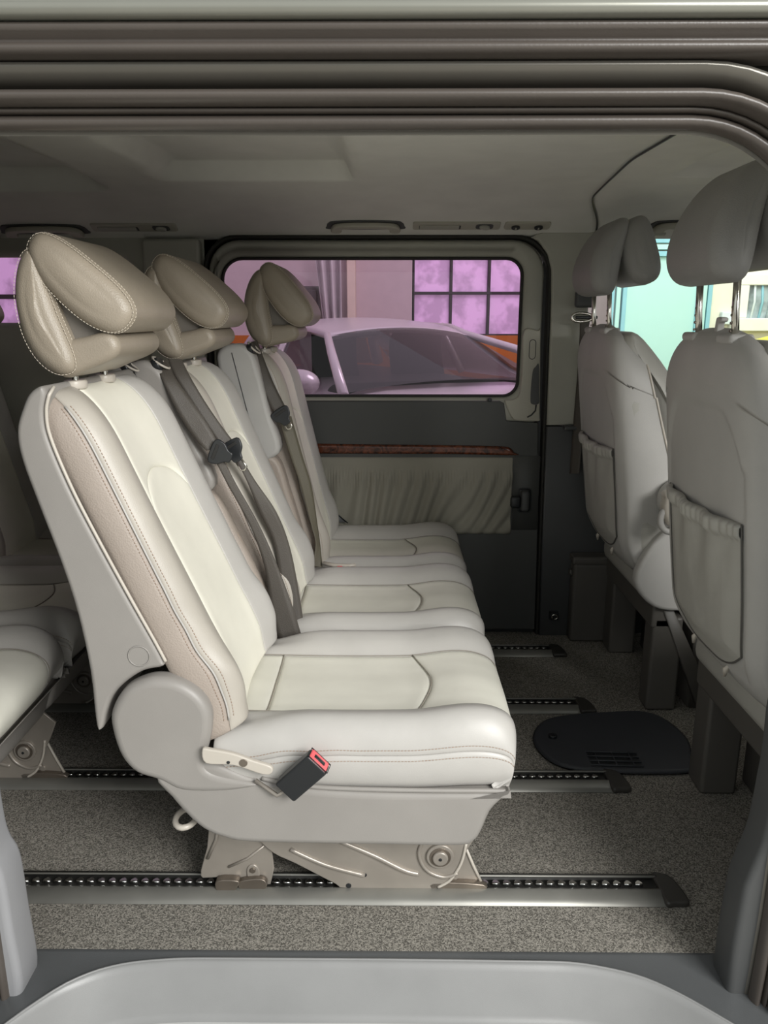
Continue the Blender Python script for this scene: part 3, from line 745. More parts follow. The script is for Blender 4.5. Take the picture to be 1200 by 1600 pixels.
    patch('cushion_side', cush, lambda a, b: (-1+.22*a, b), 8, 60, pale, t, groove=.003, out=-1)
    patch('cushion_side', cush, lambda a, b: (.78+.22*a, b), 6, 40, pale, t, groove=.003, out=-1)
    patch('cushion_bolster', cush, lambda a, b: (-.78+(.78-CB)*a, b), 18, 70, pale, t, groove=.003, out=-1)
    patch('cushion_bolster', cush, lambda a, b: (CB+(.78-CB)*a, b), 18, 70, pale, t, groove=.003, out=-1)
    patch('cushion_rear_panel', cush, lambda a, b: (-CB+2*CB*a, vr*b), 24, 10, creamc, t, groove=.004, out=-1)
    patch('cushion_centre', cush, lambda a, b: (-CB+2*CB*a, vr+(varc(-CB+2*CB*a)-vr)*b), 30, 34, creamc, t, groove=.005, wdt=.014, out=-1)
    patch('thigh_panel', cush, lambda a, b: (-CB+2*CB*a, varc(-CB+2*CB*a)+(1-varc(-CB+2*CB*a))*b), 30, 40, creamc, t, groove=.004, out=-1)
    sp = lambda u, v, d=.0012: cush(u, v)+Vector((0, 0, -d))
    for sg in (-1, 1): tube('cushion_seam', [sp(sg*CB, vr*.3+(.97-vr*.3)*k/50) for k in range(51)], .0011, seamd, t, n=5)
    tube('cushion_seam', [sp(-CB+2*CB*k/24, varc(-CB+2*CB*k/24)) for k in range(25)], .0014, seamd, t, n=5)
    tube('cushion_seam', [sp(-CB+2*CB*k/24, vr) for k in range(25)], .0012, seamd, t, n=5)
    for du in (-.03, .03): dashes('cushion_stitching', [cush(-.78+du, v/100)+Vector((0, -.0006, 0)) for v in range(2, 92)], thread, t)
    # --- base
    BP = [(X0-.43, .33), (X0-.405, .285), (X0-.381, .251), (X0-.350, .218), (X0-.31, .198), (X0-.25, .188), (X0+0, .184), (X0+.13, .183), (X0+.158, .192), (X0+.172, .213), (X0+.188, .258), (X0+.213, .290), (X0+.219, .2995), (X0+.205, .2995), (X0+.0, .2995), (X0-.13, .306), (X0-.20, .316), (X0-.26, .332), (X0-.32, .36), (X0-.36, .36)]
    slab('base_shell', cr(BP, 3), XZ, yc-W-.016, yc+W+.010, .014, shell, t, seg=4)
    tube('base_rim', [Vector((X0+x, yc-W-.010, z)) for x, z in cr([(-.235, .326), (-.20, .318), (-.13, .308), (-.04, .304), (.08, .302), (.18, .302), (.214, .301)], 4, False)], .0045, shell, t)
    HP = [(-.502, .425), (-.499, .465), (-.474, .505), (-.44, .524), (-.409, .529), (-.372, .521), (-.340, .498), (-.322, .465), (-.322, .43), (-.328, .40), (-.336, .37), (-.330, .348), (-.30, .335), (-.24, .318), (-.30, .30), (-.38, .30), (-.423, .322), (-.464, .338), (-.490, .372)]
    for sgn in (-1, 1):
        ya = yc-W-.020 if sgn < 0 else yc+W-.025
        slab('hinge_cover', cr([(X0+a+dx*.9, b) for a, b in HP], 4), XZ, ya, ya+.045, .016, shell, t, seg=5, label='rounded hinge cover')
    if buckle:
        br = slab('belt_anchor_bracket', cr([(X0-.335, .400), (X0-.33, .372), (X0-.28, .368), (X0-.23, .350), (X0-.212, .352), (X0-.213, .366), (X0-.245, .378), (X0-.28, .392), (X0-.32, .400)], 4), XZ, yc-W-.036, yc-W-.026, .003, piping, t)
        cyl('bracket_hole', (X0-.262, yc-W-.0365, .374), 'y', .0075, .002, steeldark, br, bev=.0005); cyl('bracket_hole', (X0-.289, yc-W-.0365, .375), 'y', .003, .002, blackp, br, bev=.0005)
    # --- feet on the rails
    for fy in feet:
        fx = X0
        def F(P, y0, y1, nm, m=steel, r=.002, sm=3): return slab(nm, cr([(fx+a, b) for a, b in P], sm) if sm else [(fx+a, b) for a, b in P], XZ, fy+y0, fy+y1, r, m, t, seg=2)
        rf = F([(-.345, .21), (-.372, .10), (-.388, .045), (-.385, .026), (-.355, .028), (-.345, .012), (-.245, .012), (-.240, .10), (-.235, .19)], -.012, -.006, 'rear_foot', sm=2)
        F([(-.352, .034), (-.352, .008), (-.325, .004), (-.312, .016), (-.308, .034)], -.030, -.012, 'rail_claw', m=steeldark)
        F([(-.305, .030), (-.305, .010), (-.262, .006), (-.250, .022), (-.262, .036)], -.026, -.012, 'rail_claw', m=steeldark)
        F([(-.29, .028), (-.292, .052), (-.280, .062), (-.268, .052), (-.268, .028)], -.015, -.010, 'foot_tab')
        cyl('rivet', (fx-.280, fy-.016, .049), 'y', .006, .004, steeldark, t, bev=.001)
        tube('foot_rib', [(fx-.345, fy-.012, .16), (fx-.352, fy-.013, .12), (fx-.372, fy-.013, .075)], .004, steel, t, n=6)
        tube('foot_rib', [(fx-.25, fy-.012, .11), (fx-.29, fy-.013, .075), (fx-.33, fy-.013, .055)], .003, steel, t, n=6)
        ln = F([(-.30, .20), (-.27, .135), (-.235, .095), (-.19, .070), (-.11, .022), (-.085, .012), (.085, .010), (.115, .020), (.135, .05), (.150, .09), (.155, .20)], -.022, -.014, 'side_plate', sm=3)
        tube('plate_rib', cr([(fx-.20, fy-.022, .105), (fx-.13, fy-.0235, .070), (fx-.05, fy-.0235, .045)], 5, False), .005, steel, ln, n=8)
        tube('plate_rib', cr([(fx-.10, fy-.022, .125), (fx-.03, fy-.0235, .092), (fx+.03, fy-.0235, .058), (fx+.06, fy-.022, .048)], 5, False), .0055, steel, ln, n=8)
        tube('plate_rib', cr([(fx+.075, fy-.022, .14), (fx+.060, fy-.0235, .10), (fx+.075, fy-.0235, .06), (fx+.11, fy-.0235, .042), (fx+.14, fy-.022, .05)], 5, False), .004, steel, ln, n=8)
        tube('plate_flange', cr([(fx+.155, fy-.022, .12), (fx+.146, fy-.023, .075), (fx+.125, fy-.023, .035), (fx+.10, fy-.022, .016)], 5, False), .0032, piping, ln, n=6)
        cyl('pivot_disc', (fx-.260, fy-.026, .168), 'y', .040, .006, piping, ln, n=32)
        cyl('pivot_ring', (fx+.103, fy-.024, .092), 'y', .028, .008, steel, ln, n=32)
        cyl('pivot_groove', (fx+.103, fy-.0285, .092), 'y', .0215, .002, steeldark, ln, n=32, bev=.0005)
        cyl('pivot_bolt', (fx+.103, fy-.031, .092), 'y', .016, .008, steel, ln, n=28, bev=.003)
        cyl('pivot_socket', (fx+.103, fy-.0355, .092), 'y', .0035, .002, blackp, ln, n=8, bev=.0005)
        for q in ((-.083, .019, .0055), (-.05, .045, .0045)): cyl('plate_hole', (fx+q[0], fy-.0225, q[1]), 'y', q[2], .002, blackp, ln, n=14, bev=.0005)
        F([(.10, .20), (.125, .10), (.10, .04), (.095, .012), (.185, .012), (.192, .016), (.155, .10), (.145, .2)], -.008, -.002, 'front_foot', sm=2)
        tube('foot_edge', [(fx+.152, fy-.008, .11), (fx+.172, fy-.009, .06), (fx+.191, fy-.009, .016)], .0035, piping, t, n=6)
        cyl('rivet', (fx+.135, fy-.009, .032), 'y', .0075, .004, steel, t, bev=.001)
        F([(.090, .026), (.092, .006), (.125, .004), (.190, .006), (.192, .022)], -.022, -.006, 'rail_claw', m=steeldark)
        rbox('subframe', (fx-.26, fy-.004, .15), (fx+.12, fy+.03, .20), .006, steel, t)
    if hub:
        tube('release_loop', [Vector((X0-.395+.020*cos(a), yc-W+.04+.03*sin(a), .205)) for a in [2*pi*i/16 for i in range(16)]], .006, piping, t, closed=True)
    if buckle:
        b0 = Vector((X0-.155, yc-W-.040, .353)); ax = Vector((.062, -.012, .066)).normalized(); sd = Vector((.70, -.1, -.70)); sd = (sd-ax*sd.dot(ax)).normalized(); dp = ax.cross(sd)
        f = lambda a, b, c: b0+ax*a+sd*b+dp*c
        bk = slab('belt_buckle', rr(-.048, .044, -.024, .024, .005, 3), f, -.013, .013, .004, blackp, t, label='black buckle with red release button')
        slab('release_button', rr(.020, .046, -.0205, .0205, .003, 2), f, -.0115, .0145, .002, red, bk)
        slab('tongue_slot', rr(.030, .0475, -.012, .012, .001, 1), f, -.004, .004, .0005, blackp, bk, seg=1)
        tube('button_rim', [f(.0455, -.023, -.012), f(.0455, .023, -.012), f(.0455, .023, .0125), f(.0455, -.023, .0125)], .0012, blackp, bk, closed=True, n=5)
        tube('button_rim', [f(.018, -.019, .0145), f(.020, 0, .0148), f(.018, .019, .0145)], .0010, blackp, bk, n=5)
        tube('buckle_mark', [f(.0, -.004, .0135), f(.004, .0, .0136), f(0, .004, .0135)], .0006, shell, bk, n=4)
        tube('buckle_stalk', [f(-.045, 0, 0), f(-.07, -.002, 0), Vector((X0-.245, yc-W-.02, .328))], .004, steel, t, n=6)
    return t, fr, back, cush
s1, fr1, back1, cu1 = seat(1.485, 0, 22.5, 'cream and grey leather seat nearest the entry, with red buckle beside it', tower=1, feet=(1.36,), buckle=True, th=.021, to=.006)
s2, fr2, back2, cu2 = seat(1.972, .045, 21.5, 'middle cream leather seat, between the nearest and the window-side seat', tower=-1, W=.190, feet=(1.742,), CW=.213, th=.025, to=.024)
s3, fr3, back3, cu3 = seat(2.441, .080, 12.5, 'cream leather seat of the middle row beside the far door and its tinted window', tower=-1, W=.200, CW=.212, feet=(2.13, 2.53))
rear = [(s1, 'shadowed rear-row seat nearest the entry, its front lit, at the left edge'), (s2, 'shadowed middle seat of the rear row, behind the nearest seat'), (s3, 'shadowed rear-row seat along the far wall')]
def regrey(o, dirt):
    for ch in [x for x in bpy.data.objects if x.parent == o]:
        regrey(ch, dirt)
for o, lb in rear:
    c = copy_tree(o); c.location.x -= 1.02; c['label'] = lb; c['group'] = 'leather seats of the rear bench'
# ------------------------------------------------------------------ belts
def tongue(t, a, b, sd, flip=1):
    a = Vector(a); b = Vector(b); ax = (b-a).normalized(); sd = (Vector(sd)-ax*Vector(sd).dot(ax)).normalized(); nn = ax.cross(sd)
    f = lambda p, q, c: a+ax*p+sd*q*.72+nn*c*.8
    L = (b-a).length
    tg = slab('tongue', cr([(-.012, -.034), (-.012, .034), (.010, .036), (.024, .020), (.036, .013), (.036, -.013), (.024, -.020), (.010, -.036)], 4), f, -.005, .005, .003, blackp, t)
    tube('tongue_plate', [f(.030, -.010, 0), f(L, -.011, 0), f(L+.004, 0, 0), f(L, .011, 0), f(.030, .010, 0)], .0025, chrome, tg, n=6)
    slab('slot', rr(-.006, .002, -.025, .025, .002, 2), f, -.006, .006, .0008, groove_m, tg, seg=1)
def bp_(x, y, Y): return at(x, y, Y)
t = thing('seat_belt', 'dark grey belt hanging down the inner shoulder of the nearest seat, left of the pair', 'seat belt', tuple(at(300, 640, 1.72)))
ribbon('webbing', [at(240, 566, 1.775), at(252, 590, 1.73), at(275, 640, 1.715), at(300, 680, 1.71), at(322, 704, 1.705)], [at(262, 562, 1.785), at(274, 590, 1.745), at(301, 628, 1.73), at(325, 664, 1.72), at(345, 700, 1.715)], .002, belt, t)
tongue(t, at(338, 706, 1.70), at(352, 712, 1.70), (.5, 0, .3))
ribbon('lap_webbing', [at(333, 714, 1.705), at(357, 760, 1.715), at(392, 825, 1.73), at(414, 890, 1.74), at(423, 960, 1.74), at(436, 1000, 1.735)], [at(345, 710, 1.71), at(368, 754, 1.72), at(405, 820, 1.735), at(434, 885, 1.745), at(458, 950, 1.745), at(474, 1003, 1.745)], .002, belt, t, label='lower run of webbing')
t = thing('seat_belt', 'dark belt with bright tongue on the near shoulder of the middle seat', 'seat belt', tuple(at(320, 640, 1.76)))
ribbon('webbing', [at(262, 560, 1.79), at(275, 590, 1.765), at(300, 630, 1.755), at(325, 668, 1.75), at(347, 702, 1.745)], [at(284, 562, 1.80), at(298, 590, 1.775), at(322, 630, 1.765), at(346, 665, 1.76), at(368, 694, 1.755)], .002, belt, t)
tongue(t, at(360, 699, 1.742), at(381, 732, 1.735), (.55, 0, .35))
ribbon('lap_webbing', [at(362, 706, 1.76), at(385, 750, 1.77), at(405, 800, 1.78), at(428, 850, 1.79), at(440, 930, 1.79), at(455, 1003, 1.78)], [at(370, 703, 1.765), at(398, 750, 1.78), at(432, 800, 1.79), at(453, 855, 1.80), at(468, 930, 1.80), at(478, 1003, 1.79)], .002, belt, t, label='lower run of webbing')
t = thing('seat_belt', 'olive grey belt on the near shoulder of the window-side seat', 'seat belt', tuple(at(430, 640, 2.2)))
ribbon('webbing', [at(388, 536, 2.26), at(396, 560, 2.215), at(406, 595, 2.195), at(418, 625, 2.19), at(432, 650, 2.185)], [at(402, 532, 2.27), at(412, 560, 2.23), at(426, 595, 2.21), at(438, 620, 2.205), at(450, 643, 2.20)], .002, belt, t)
tongue(t, at(438, 646, 2.18), at(453, 668, 2.175), (.55, 0, .3))
ribbon('lap_webbing', [at(436, 654, 2.19), at(453, 710, 2.195), at(470, 760, 2.20), at(486, 820, 2.205), at(493, 850, 2.205), at(487, 884, 2.20)], [at(455, 650, 2.205), at(472, 710, 2.21), at(487, 760, 2.215), at(496, 820, 2.22), at(500, 850, 2.22), at(504, 886, 2.21)], .002, belt2, t, label='lower run of webbing')
# belt buckle between middle and window seats
t = thing('belt_buckle', 'pale buckle strap lying between the middle and window-side cushions', 'buckle', tuple(at(540, 880, 2.2)))
tube('strap', [at(505, 880, 2.2), at(525, 884, 2.19), at(545, 884, 2.185), at(556, 883, 2.185)], [.006, .007, .006, .005], piping, t)
rbox('release_button', at(531, 886, 2.17)+Vector((-.008, -.004, -.003)), at(531, 886, 2.17)+Vector((.008, .004, .003)), .002, red, t)
# ================================================================== front seats
def front_seat(yc, label, pocket_near, side):
    t = thing('front_seat', label, 'seat', (.8, yc, 0), 'grey front seats seen from behind')
    W = .245
    # back shell surface: u across (-1 far .. 1 near when side=-1), v up from the bottom
    def n_of(z): return .588+(1.10-z)*.118
    def bs(u, v):
        z = .425+(.705-.085*abs(u)**3.5)*v
        wz = W*(1-.06*sst(.35, 0, v)-.03*sst(.55, 1, v))
        a = abs(u); sg = 1 if u > 0 else -1
        K = [(0, 0, 0), (.35, .42, .001), (.6, .74, .006), (.75, .91, .020), (.88, 1.0, .052), (1.0, 1.03, .10+.12*(1-v)**1.3)]
        yy, dd = spl(K, a)
        q = max(0, (v-.84)/.16); k = sqrt(max(0, 1-q**2.2))
        yy *= .80+.20*k if q > 0 else 1
        dd = dd+.05*(1-k)*(1-dd/.1) if q > 0 else dd
        b = max(0, (.16-v)/.16)
        dd += .045*b*b
        z += .0*b + (.10*max(0, .3-v)/.3*sg*0)
        x = n_of(z)+dd
        # shallow raised field round the pocket
        return Vector((x, yc+sg*yy*wz, z-(.014*(yy**2) if q > 0 else 0)))
    fld_v = lambda u: .80-.13*max(0, (abs(u)-.25)/.35)**3
    m = frontshell
    # outer surround and inner field share edges
    def dfield(u, v):  # depth of the recessed field
        top = 1-sst(fld_v(min(.6, abs(u)))-.012, fld_v(min(.6, abs(u)))+.012, v) if abs(u) < .75 else 0
        return .006*top*(1-sst(.60, .66, abs(u)))*sst(.05, .10, v)
    def bs2(u, v): p = bs(u, v); p.x += dfield(u, v); return p
    vs = []; fs = []; NU, NV = 90, 90
    for i in range(NU+1):
        for j in range(NV+1): vs.append(bs2(-1+2*i/NU, j/NV))
    for i in range(NU):
        for j in range(NV): k = i*(NV+1)+j; fs.append((k, k+1, k+NV+2, k+NV+1))
    st = len(vs)
    loopi = [i*(NV+1) for i in range(NU+1)]
    for k in loopi: vs.append(vs[k]+Vector((.14, 0, .02)))
    for i in range(NU): fs.append((loopi[i], loopi[i+1], st+i+1, st+i))
    mesh('back_shell', vs, fs, m, t)
    # leather front of the backrest
    P = [(.645, 1.10), (.70, 1.09), (.80, .95), (.88, .75), (.93, .55), (.92, .45), (.80, .44), (.70, .5), (.64, .8), (.625, 1.0)]
    slab('backrest_cushion', cr(P, 4), lambda a, b, c: Vector((a, yc+c*(1.0-.19*sst(.93, 1.10, b)), b)), -W, W, .05, frontpocket, t, seg=6)
    for sg in (-1, 1):
        tube('piping', [bs(sg, v/40)+Vector((.002, sg*.001, 0)) for v in range(3, 41)], .0032, piping, t)
    # pocket
    PU = .60
    pt_ = .505
    def pdom(a, b):
        u = -PU+2*PU*a
        vb = .06+.085*(abs(u)/PU)**3
        # bottom slants down towards the near side
        return u, vb, pt_+.02*(u/PU)**2
    vs = []; fs = []; NA, NB = 110, 60
    for i in range(NA+1):
        a = i/NA; u, vb, vt_ = pdom(a, 0)
        for j in range(NB+1):
            b = j/NB; v = vb+(vt_-vb)*b
            p = bs2(u, v)
            edge = min(a*6, (1-a)*6, b*5, 1); lift = .010*sst(0, 1, edge)
            fold = .006*sin(a*19+b*3)*sst(.35, .9, b)*(1-b*.2)*sst(0, .15, a)*sst(0, .15, 1-a)
            gather = .0045*abs(sin(a*50+sin(a*11)*1.6))*sst(.86, .90, b)*(1-sst(.985, 1, b))+.006*sst(.88, .91, b)*(1-sst(.97, 1, b))
            p.x -= .003+lift+fold+gather-.004*sst(.99, 1, b)
            vs.append(p)
    for i in range(NA):
        for j in range(NB): k = i*(NB+1)+j; fs.append((k, k+1, k+NB+2, k+NB+1))
    pm = mesh('map_pocket', vs, fs, frontpocket, t, solid=.003, label='slack gathered map pocket')
    bd = [pdom(a/30, 0) for a in range(31)]
    L = [bs2(-PU, v)+Vector((-.004, 0, 0)) for v in [bd[0][2]-(bd[0][2]-bd[0][1])*i/12 for i in range(12)]]+[bs2(u, vb)+Vector((-.003, 0, 0)) for u, vb, _ in bd]+[bs2(PU, v)+Vector((-.004, 0, 0)) for v in [bd[-1][1]+(bd[-1][2]-bd[-1][1])*i/12 for i in range(1, 13)]]
    tube('pocket_seam', L, .0020, pseam, t, n=6)
    for u in (-.3, .3):
        p = bs2(u, .045); tube('clip', [p+Vector((-.003, -.006, .012)), p+Vector((-.006, 0, 0)), p+Vector((-.003, .008, -.018))], [.003, .006, .003], piping, t, n=8)
    # headrest
    A = radians(7)
    def fr(s, n, y): return Vector((.560-(s-.62)*sin(A)+n*cos(A)*1.0, y, 1.095+(s-.62)*cos(A)*1.0+n*sin(A)*.3))
    def frh(s, n, y):
        s2 = s-.634; k = 1-.30*max(0, s2/.22)**2.4; y = yc+(y-yc)*k
        return Vector((.570-.04*s2+.35*s2*s2*2+(n-.067)*.92, y, 1.210+s2*.97))
    f = lambda a, b, c: frh(a, b, yc+c)
    h = eggslab('headrest', dict(c=(.740, .112), ax=(1, .16), a=.108, b=.044, e=2.6, bow=-.014, taper=-.2), f, -.132, .132, .034, hrgrey, t)
    eggslab('pad', dict(c=(.758, .200), ax=(-.92, .38), a=.100, b=.052, e=2.6, bow=.006, taper=.1), f, -.128, .128, .036, hrgrey, h)
    for sg in (-1, 1):
        y = yc+sg*.085
        tube('post', [Vector((.630, y, 1.08)), Vector((.622, y, 1.16)), Vector((.618, y, 1.25))], .0068, chrome, h, n=14)
        for k in range(6): cyl('notch', (.616, y, 1.125+.014*k), 'x', .0025, .003, steeldark, h, n=8, bev=.0005)
        rbox('guide_sleeve', (.603, y-.032, 1.102), (.650, y+.032, 1.120), .007, frontshell, h, seg=3)
    # seat cushion and side
    P = [(.74, .38), (.80, .33), (1.15, .33), (1.22, .40), (1.20, .50), (1.05, .52), (.88, .49), (.78, .47)]
    slab('seat_cushion', cr(P, 4), XZ, yc-W+.01, yc+W-.01, .04, frontpocket, t, seg=5)
    ysd = yc-W-.012
    P = [(.70, .42), (.76, .34), (.86, .33), (.95, .36), (.94, .47), (.88, .56), (.80, .58), (.74, .53)]
    slab('hinge_cover', cr(P, 4), XZ, ysd-.012, ysd+.03, .012, frontshell, t, seg=4, label='rounded hinge cover')
    a0 = Vector((.735, ysd-.03, .66))
    if side:
        cyl('armrest_hub', (.80, ysd-.02, .66), 'y', .06, .05, frontshell, t, n=28, bev=.012)
        slab('armrest', cr([(.77, .70), (.74, .67), (.75, .61), (.80, .60), (1.05, .66), (1.08, .70), (1.04, .73)], 4), XZ, ysd-.075, ysd-.03, .016, piping, t, seg=4, label='folded armrest end')
        tube('armrest_ring', [(.765+.028*cos(2*pi*i/20), ysd-.06, .615+.035*sin(2*pi*i/20)) for i in range(20)], .009, frontshell, t, closed=True)
    # pedestal
    pd = slab('pedestal', [(yc-W+.02, 0), (yc+W-.02, 0), (yc+W-.02, .33), (yc-W+.02, .33)], lambda a, b, c: Vector((c, a, b)), .90, 1.25, .01, darkbox, t, seg=2)
    rbox('pedestal_beam', (.765, yc-W, .265), (.83, yc+W, .345), .008, darkbox, t)
    rbox('pedestal_leg', (.77, yc-W-.0, -.0), (.86, yc-W+.075, .30), .010, darkbox, t)
    rbox('pedestal_leg', (.77, yc+W-.085, -.0), (.86, yc+W, .30), .010, darkbox, t)
    slab('pedestal_brace', [(.79, .335), (.82, .335), (.98, .02), (.92, .02)], XZ, yc-W-.006, yc-W+.02, .004, darkbox, t, seg=2)
    return t
f1 = front_seat(1.52, 'grey front seat nearest the entry with baggy map pocket, at the right edge', 1, 0)
f2 = front_seat(2.345, 'grey driver seat by the far front window, teal door beyond', 1, 1)
hk = thing('coat_hook', 'small grey hook on top of the right front seat between the posts', 'hook', (.62, 1.50, 1.11))
slab('hook', cr([(-.008, -.01), (.006, -.01), (.008, .03), (.020, .034), (.022, .042), (.004, .044), (-.004, .036)], 3), lambda a, b, c: Vector((.625+c, 1.505-a*1.0, 1.110+b*.9)), -.007, .007, .003, frontshell, hk)
# low storage box behind the driver seat
bx_ = thing('storage_box', 'dark upright plastic box on the floor behind the driver seat', 'box', (.72, 2.6, 0))
rbox('body', (.655, 2.602, .0), (.80, 2.662, .30), .012, darkbox, bx_)
rbox('lid', (.650, 2.600, .295), (.805, 2.664, .325), .008, darkbox, bx_)
cyl('latch', (.650, 2.63, .26), 'x', .012, .01, darkbox, bx_)
t = thing('tie_down_ring', 'small shiny lashing ring low on the far wall', 'ring', tuple(at(866, 963, 2.64)))
c = at(866, 963, 2.645); tube('ring', [c+Vector((.011*cos(a), -.006, .009*sin(a))) for a in [2*pi*i/16 for i in range(16)]], .0025, chrome, t, closed=True, n=6)
rbox('base', c+Vector((-.016, -.004, -.014)), c+Vector((.016, .02, .014)), .003, blackp, t)
# ================================================================== outside: garage
ZG = -.50
gfloor = mat('garage_concrete', 'b0aca4', .7, var=.1)
gwall = mat('garage_wall_paint', 'c9b9bd', .8, var=.03)
gorange = mat('orange_dado_paint', 'b86820', .6)
mull = mat('window_mullion_steel', '2c2428', .5)
pane = mat('frosted_lit_pane', 'd6b4dc', .4, speck=(5, .2), emit=.3)
struct(rbox('ground', (-14, -8, ZG-.1), (14, 14, ZG), 0, gfloor))
GW = thing('wall_back', 'garage back wall with an orange dado', None, (0, 9, 0), kind=STR)
def zat(y, Y): return at(600, y, Y).z
def xat(x, y, Y): return at(x, y, Y).x
YG = 9.0
zd = zat(524, YG)
wx0, wx1 = xat(646, 400, YG), xat(646, 400, YG)+3.0
pw = (xat(815, 450, YG)-xat(646, 450, YG))/2.85
zt, zb_ = zat(458, YG)+ (zat(458, YG)-zat(524, YG)), zat(524, YG)
rbox('upper_wall', (-9, YG, zd), (wx0, YG+.2, 4.0), 0, gwall, GW)
rbox('upper_wall', (wx0, YG, zt), (wx0+3*pw, YG+.2, 4.0), 0, gwall, GW)
rbox('upper_wall', (wx0+3*pw, YG, zd), (2.55, YG+.2, 4.0), 0, gwall, GW)
rbox('dado', (-9, YG-.03, ZG), (2.55, YG+.2, zd), 0, gorange, GW)
W2 = thing('window_1', 'steel framed garage window with six grimy lit panes', None, (wx0, YG, zb_), kind=STR)
ph = (zt-zb_)/2
for i in range(3):
    for j in range(2):
        rbox('pane', (wx0+i*pw+.01, YG+.06, zb_+j*ph+.01), (wx0+(i+1)*pw-.01, YG+.07, zb_+(j+1)*ph-.01), 0, pane, W2)
for i in range(4): rbox('mullion', (wx0+i*pw-.016, YG-.0, zb_), (wx0+i*pw+.016, YG+.09, zt), .005, mull, W2)
for j in range(3): rbox('mullion', (wx0, YG-.005, zb_+j*ph-.016), (wx0+3*pw, YG+.08, zb_+j*ph+.016), .005, mull, W2)
W3 = thing('window_3', 'second grimy garage window beyond the rear glass', None, (-4, YG, 1), kind=STR)
wa, wb2 = xat(-150, 400, YG), xat(130, 400, YG); za, zc2 = zat(540, YG), zat(385, YG)
for i in range(4):
    for j in range(2): rbox('pane', (wa+(wb2-wa)*i/4+.02, YG-.05, za+(zc2-za)*j/2+.02), (wa+(wb2-wa)*(i+1)/4-.02, YG-.03, za+(zc2-za)*(j+1)/2-.02), 0, pane, W3)
for i in range(5): rbox('mullion', (wa+(wb2-wa)*i/4-.025, YG-.06, za), (wa+(wb2-wa)*i/4+.025, YG-.02, zc2), 0, mull, W3)
for j in range(3): rbox('mullion', (wa, YG-.065, za+(zc2-za)*j/2-.025), (wb2, YG-.02, za+(zc2-za)*j/2+.025), 0, mull, W3)
# wall pier, cabinet, pipe, plastic sheet
o = rbox('pillar', (xat(543, 450, 8.9), 8.75, ZG), (xat(556, 450, 8.9), YG, 4), .01, mat('pale_pier_paint', 'e4d2c4', .7)); props(o, kind=STR)
t = thing('wall_cabinet', 'dark grey cabinet hung on the garage wall seen through the tinted glass', 'cabinet', (xat(470, 480, 8.8), 8.8, zat(505, 8.8)))
a, b = at(446, 516, 8.7), at(500, 447, 8.7)
cab = mat('cabinet_grey', '6c6a68', .5)
rbox('body', (a.x, 8.7, a.z), (b.x, 9.0, b.z), .02, cab, t)
rbox('door', (a.x+.04, 8.67, a.z+.04), (b.x-.04, 8.71, b.z-.04), .01, cab, t)
rbox('handle', (b.x-.10, 8.64, a.z+.22), (b.x-.08, 8.67, a.z+.34), .004, blackp, t)
vs = []; fs = []
for i in range(41):
    for j in range(13):
        u, v = i/40, j/12; x = xat(492, 450, 8.4)+(xat(534, 450, 8.4)-xat(492, 450, 8.4))*u+.25*v*(1-u)
        vs.append(Vector((x, 8.4+.06*sin(u*17+v*2), zat(392, 8.4)+(ZG+.02-zat(392, 8.4))*v)))
for i in range(40):
    for j in range(12): k = i*13+j; fs.append((k, k+1, k+14, k+13))
o = mesh('plastic_sheet', vs, fs, mat('milky_sheet', 'c9c1c4', .4), solid=.004)
props(o, 'milky plastic sheet hanging in folds by the garage wall', 'sheet')
# ------------------------------------------------------------------ parked car
CAR = thing('parked_car', 'silver hatchback parked outside, seen through the tinted window', 'car', (.1, 6.3, ZG))
silver = mat('silver_car_paint', 'd9d2d6', .25, .3, var=.01)
yaw = radians(25); fdir = Vector((sin(yaw), -cos(yaw), 0)); rdir = Vector((-cos(yaw), -sin(yaw), 0))   # forward, towards photo left
cc = Vector((.38, 5.15, ZG))     # base of the windscreen, ground level
def C(f, r, z): return cc+fdir*f+rdir*r+Vector((0, 0, z))
def loft(name, secs, m, parent, n=28, label=None, closed_ends=True):
    loops = []
    for (f, hw, z0, z1, e) in secs:
        L = []
        for i in range(n):
            a = 2*pi*i/n; ca, sa = cos(a), sin(a)
            L.append(C(f, hw*math.copysign(abs(ca)**(2/e), ca), (z0+z1)/2+(z1-z0)/2*math.copysign(abs(sa)**(2/e), sa)))
        loops.append(L)
    return rings(name, loops, m, parent, label=label, capfirst=True, caplast=True)
loft('body', [(1.05, .60, .40, .85, 3), (1.0, .74, .3, 1.0, 4), (.8, .84, .25, 1.10, 5), (.45, .87, .22, 1.17, 5), (.05, .88, .2, 1.22, 5), (-.5, .89, .2, 1.21, 5), (-1.8, .89, .2, 1.21, 5), (-2.6, .87, .25, 1.20, 5), (-2.85, .78, .35, 1.1, 4), (-2.9, .6, .45, .9, 3)], silver, CAR)
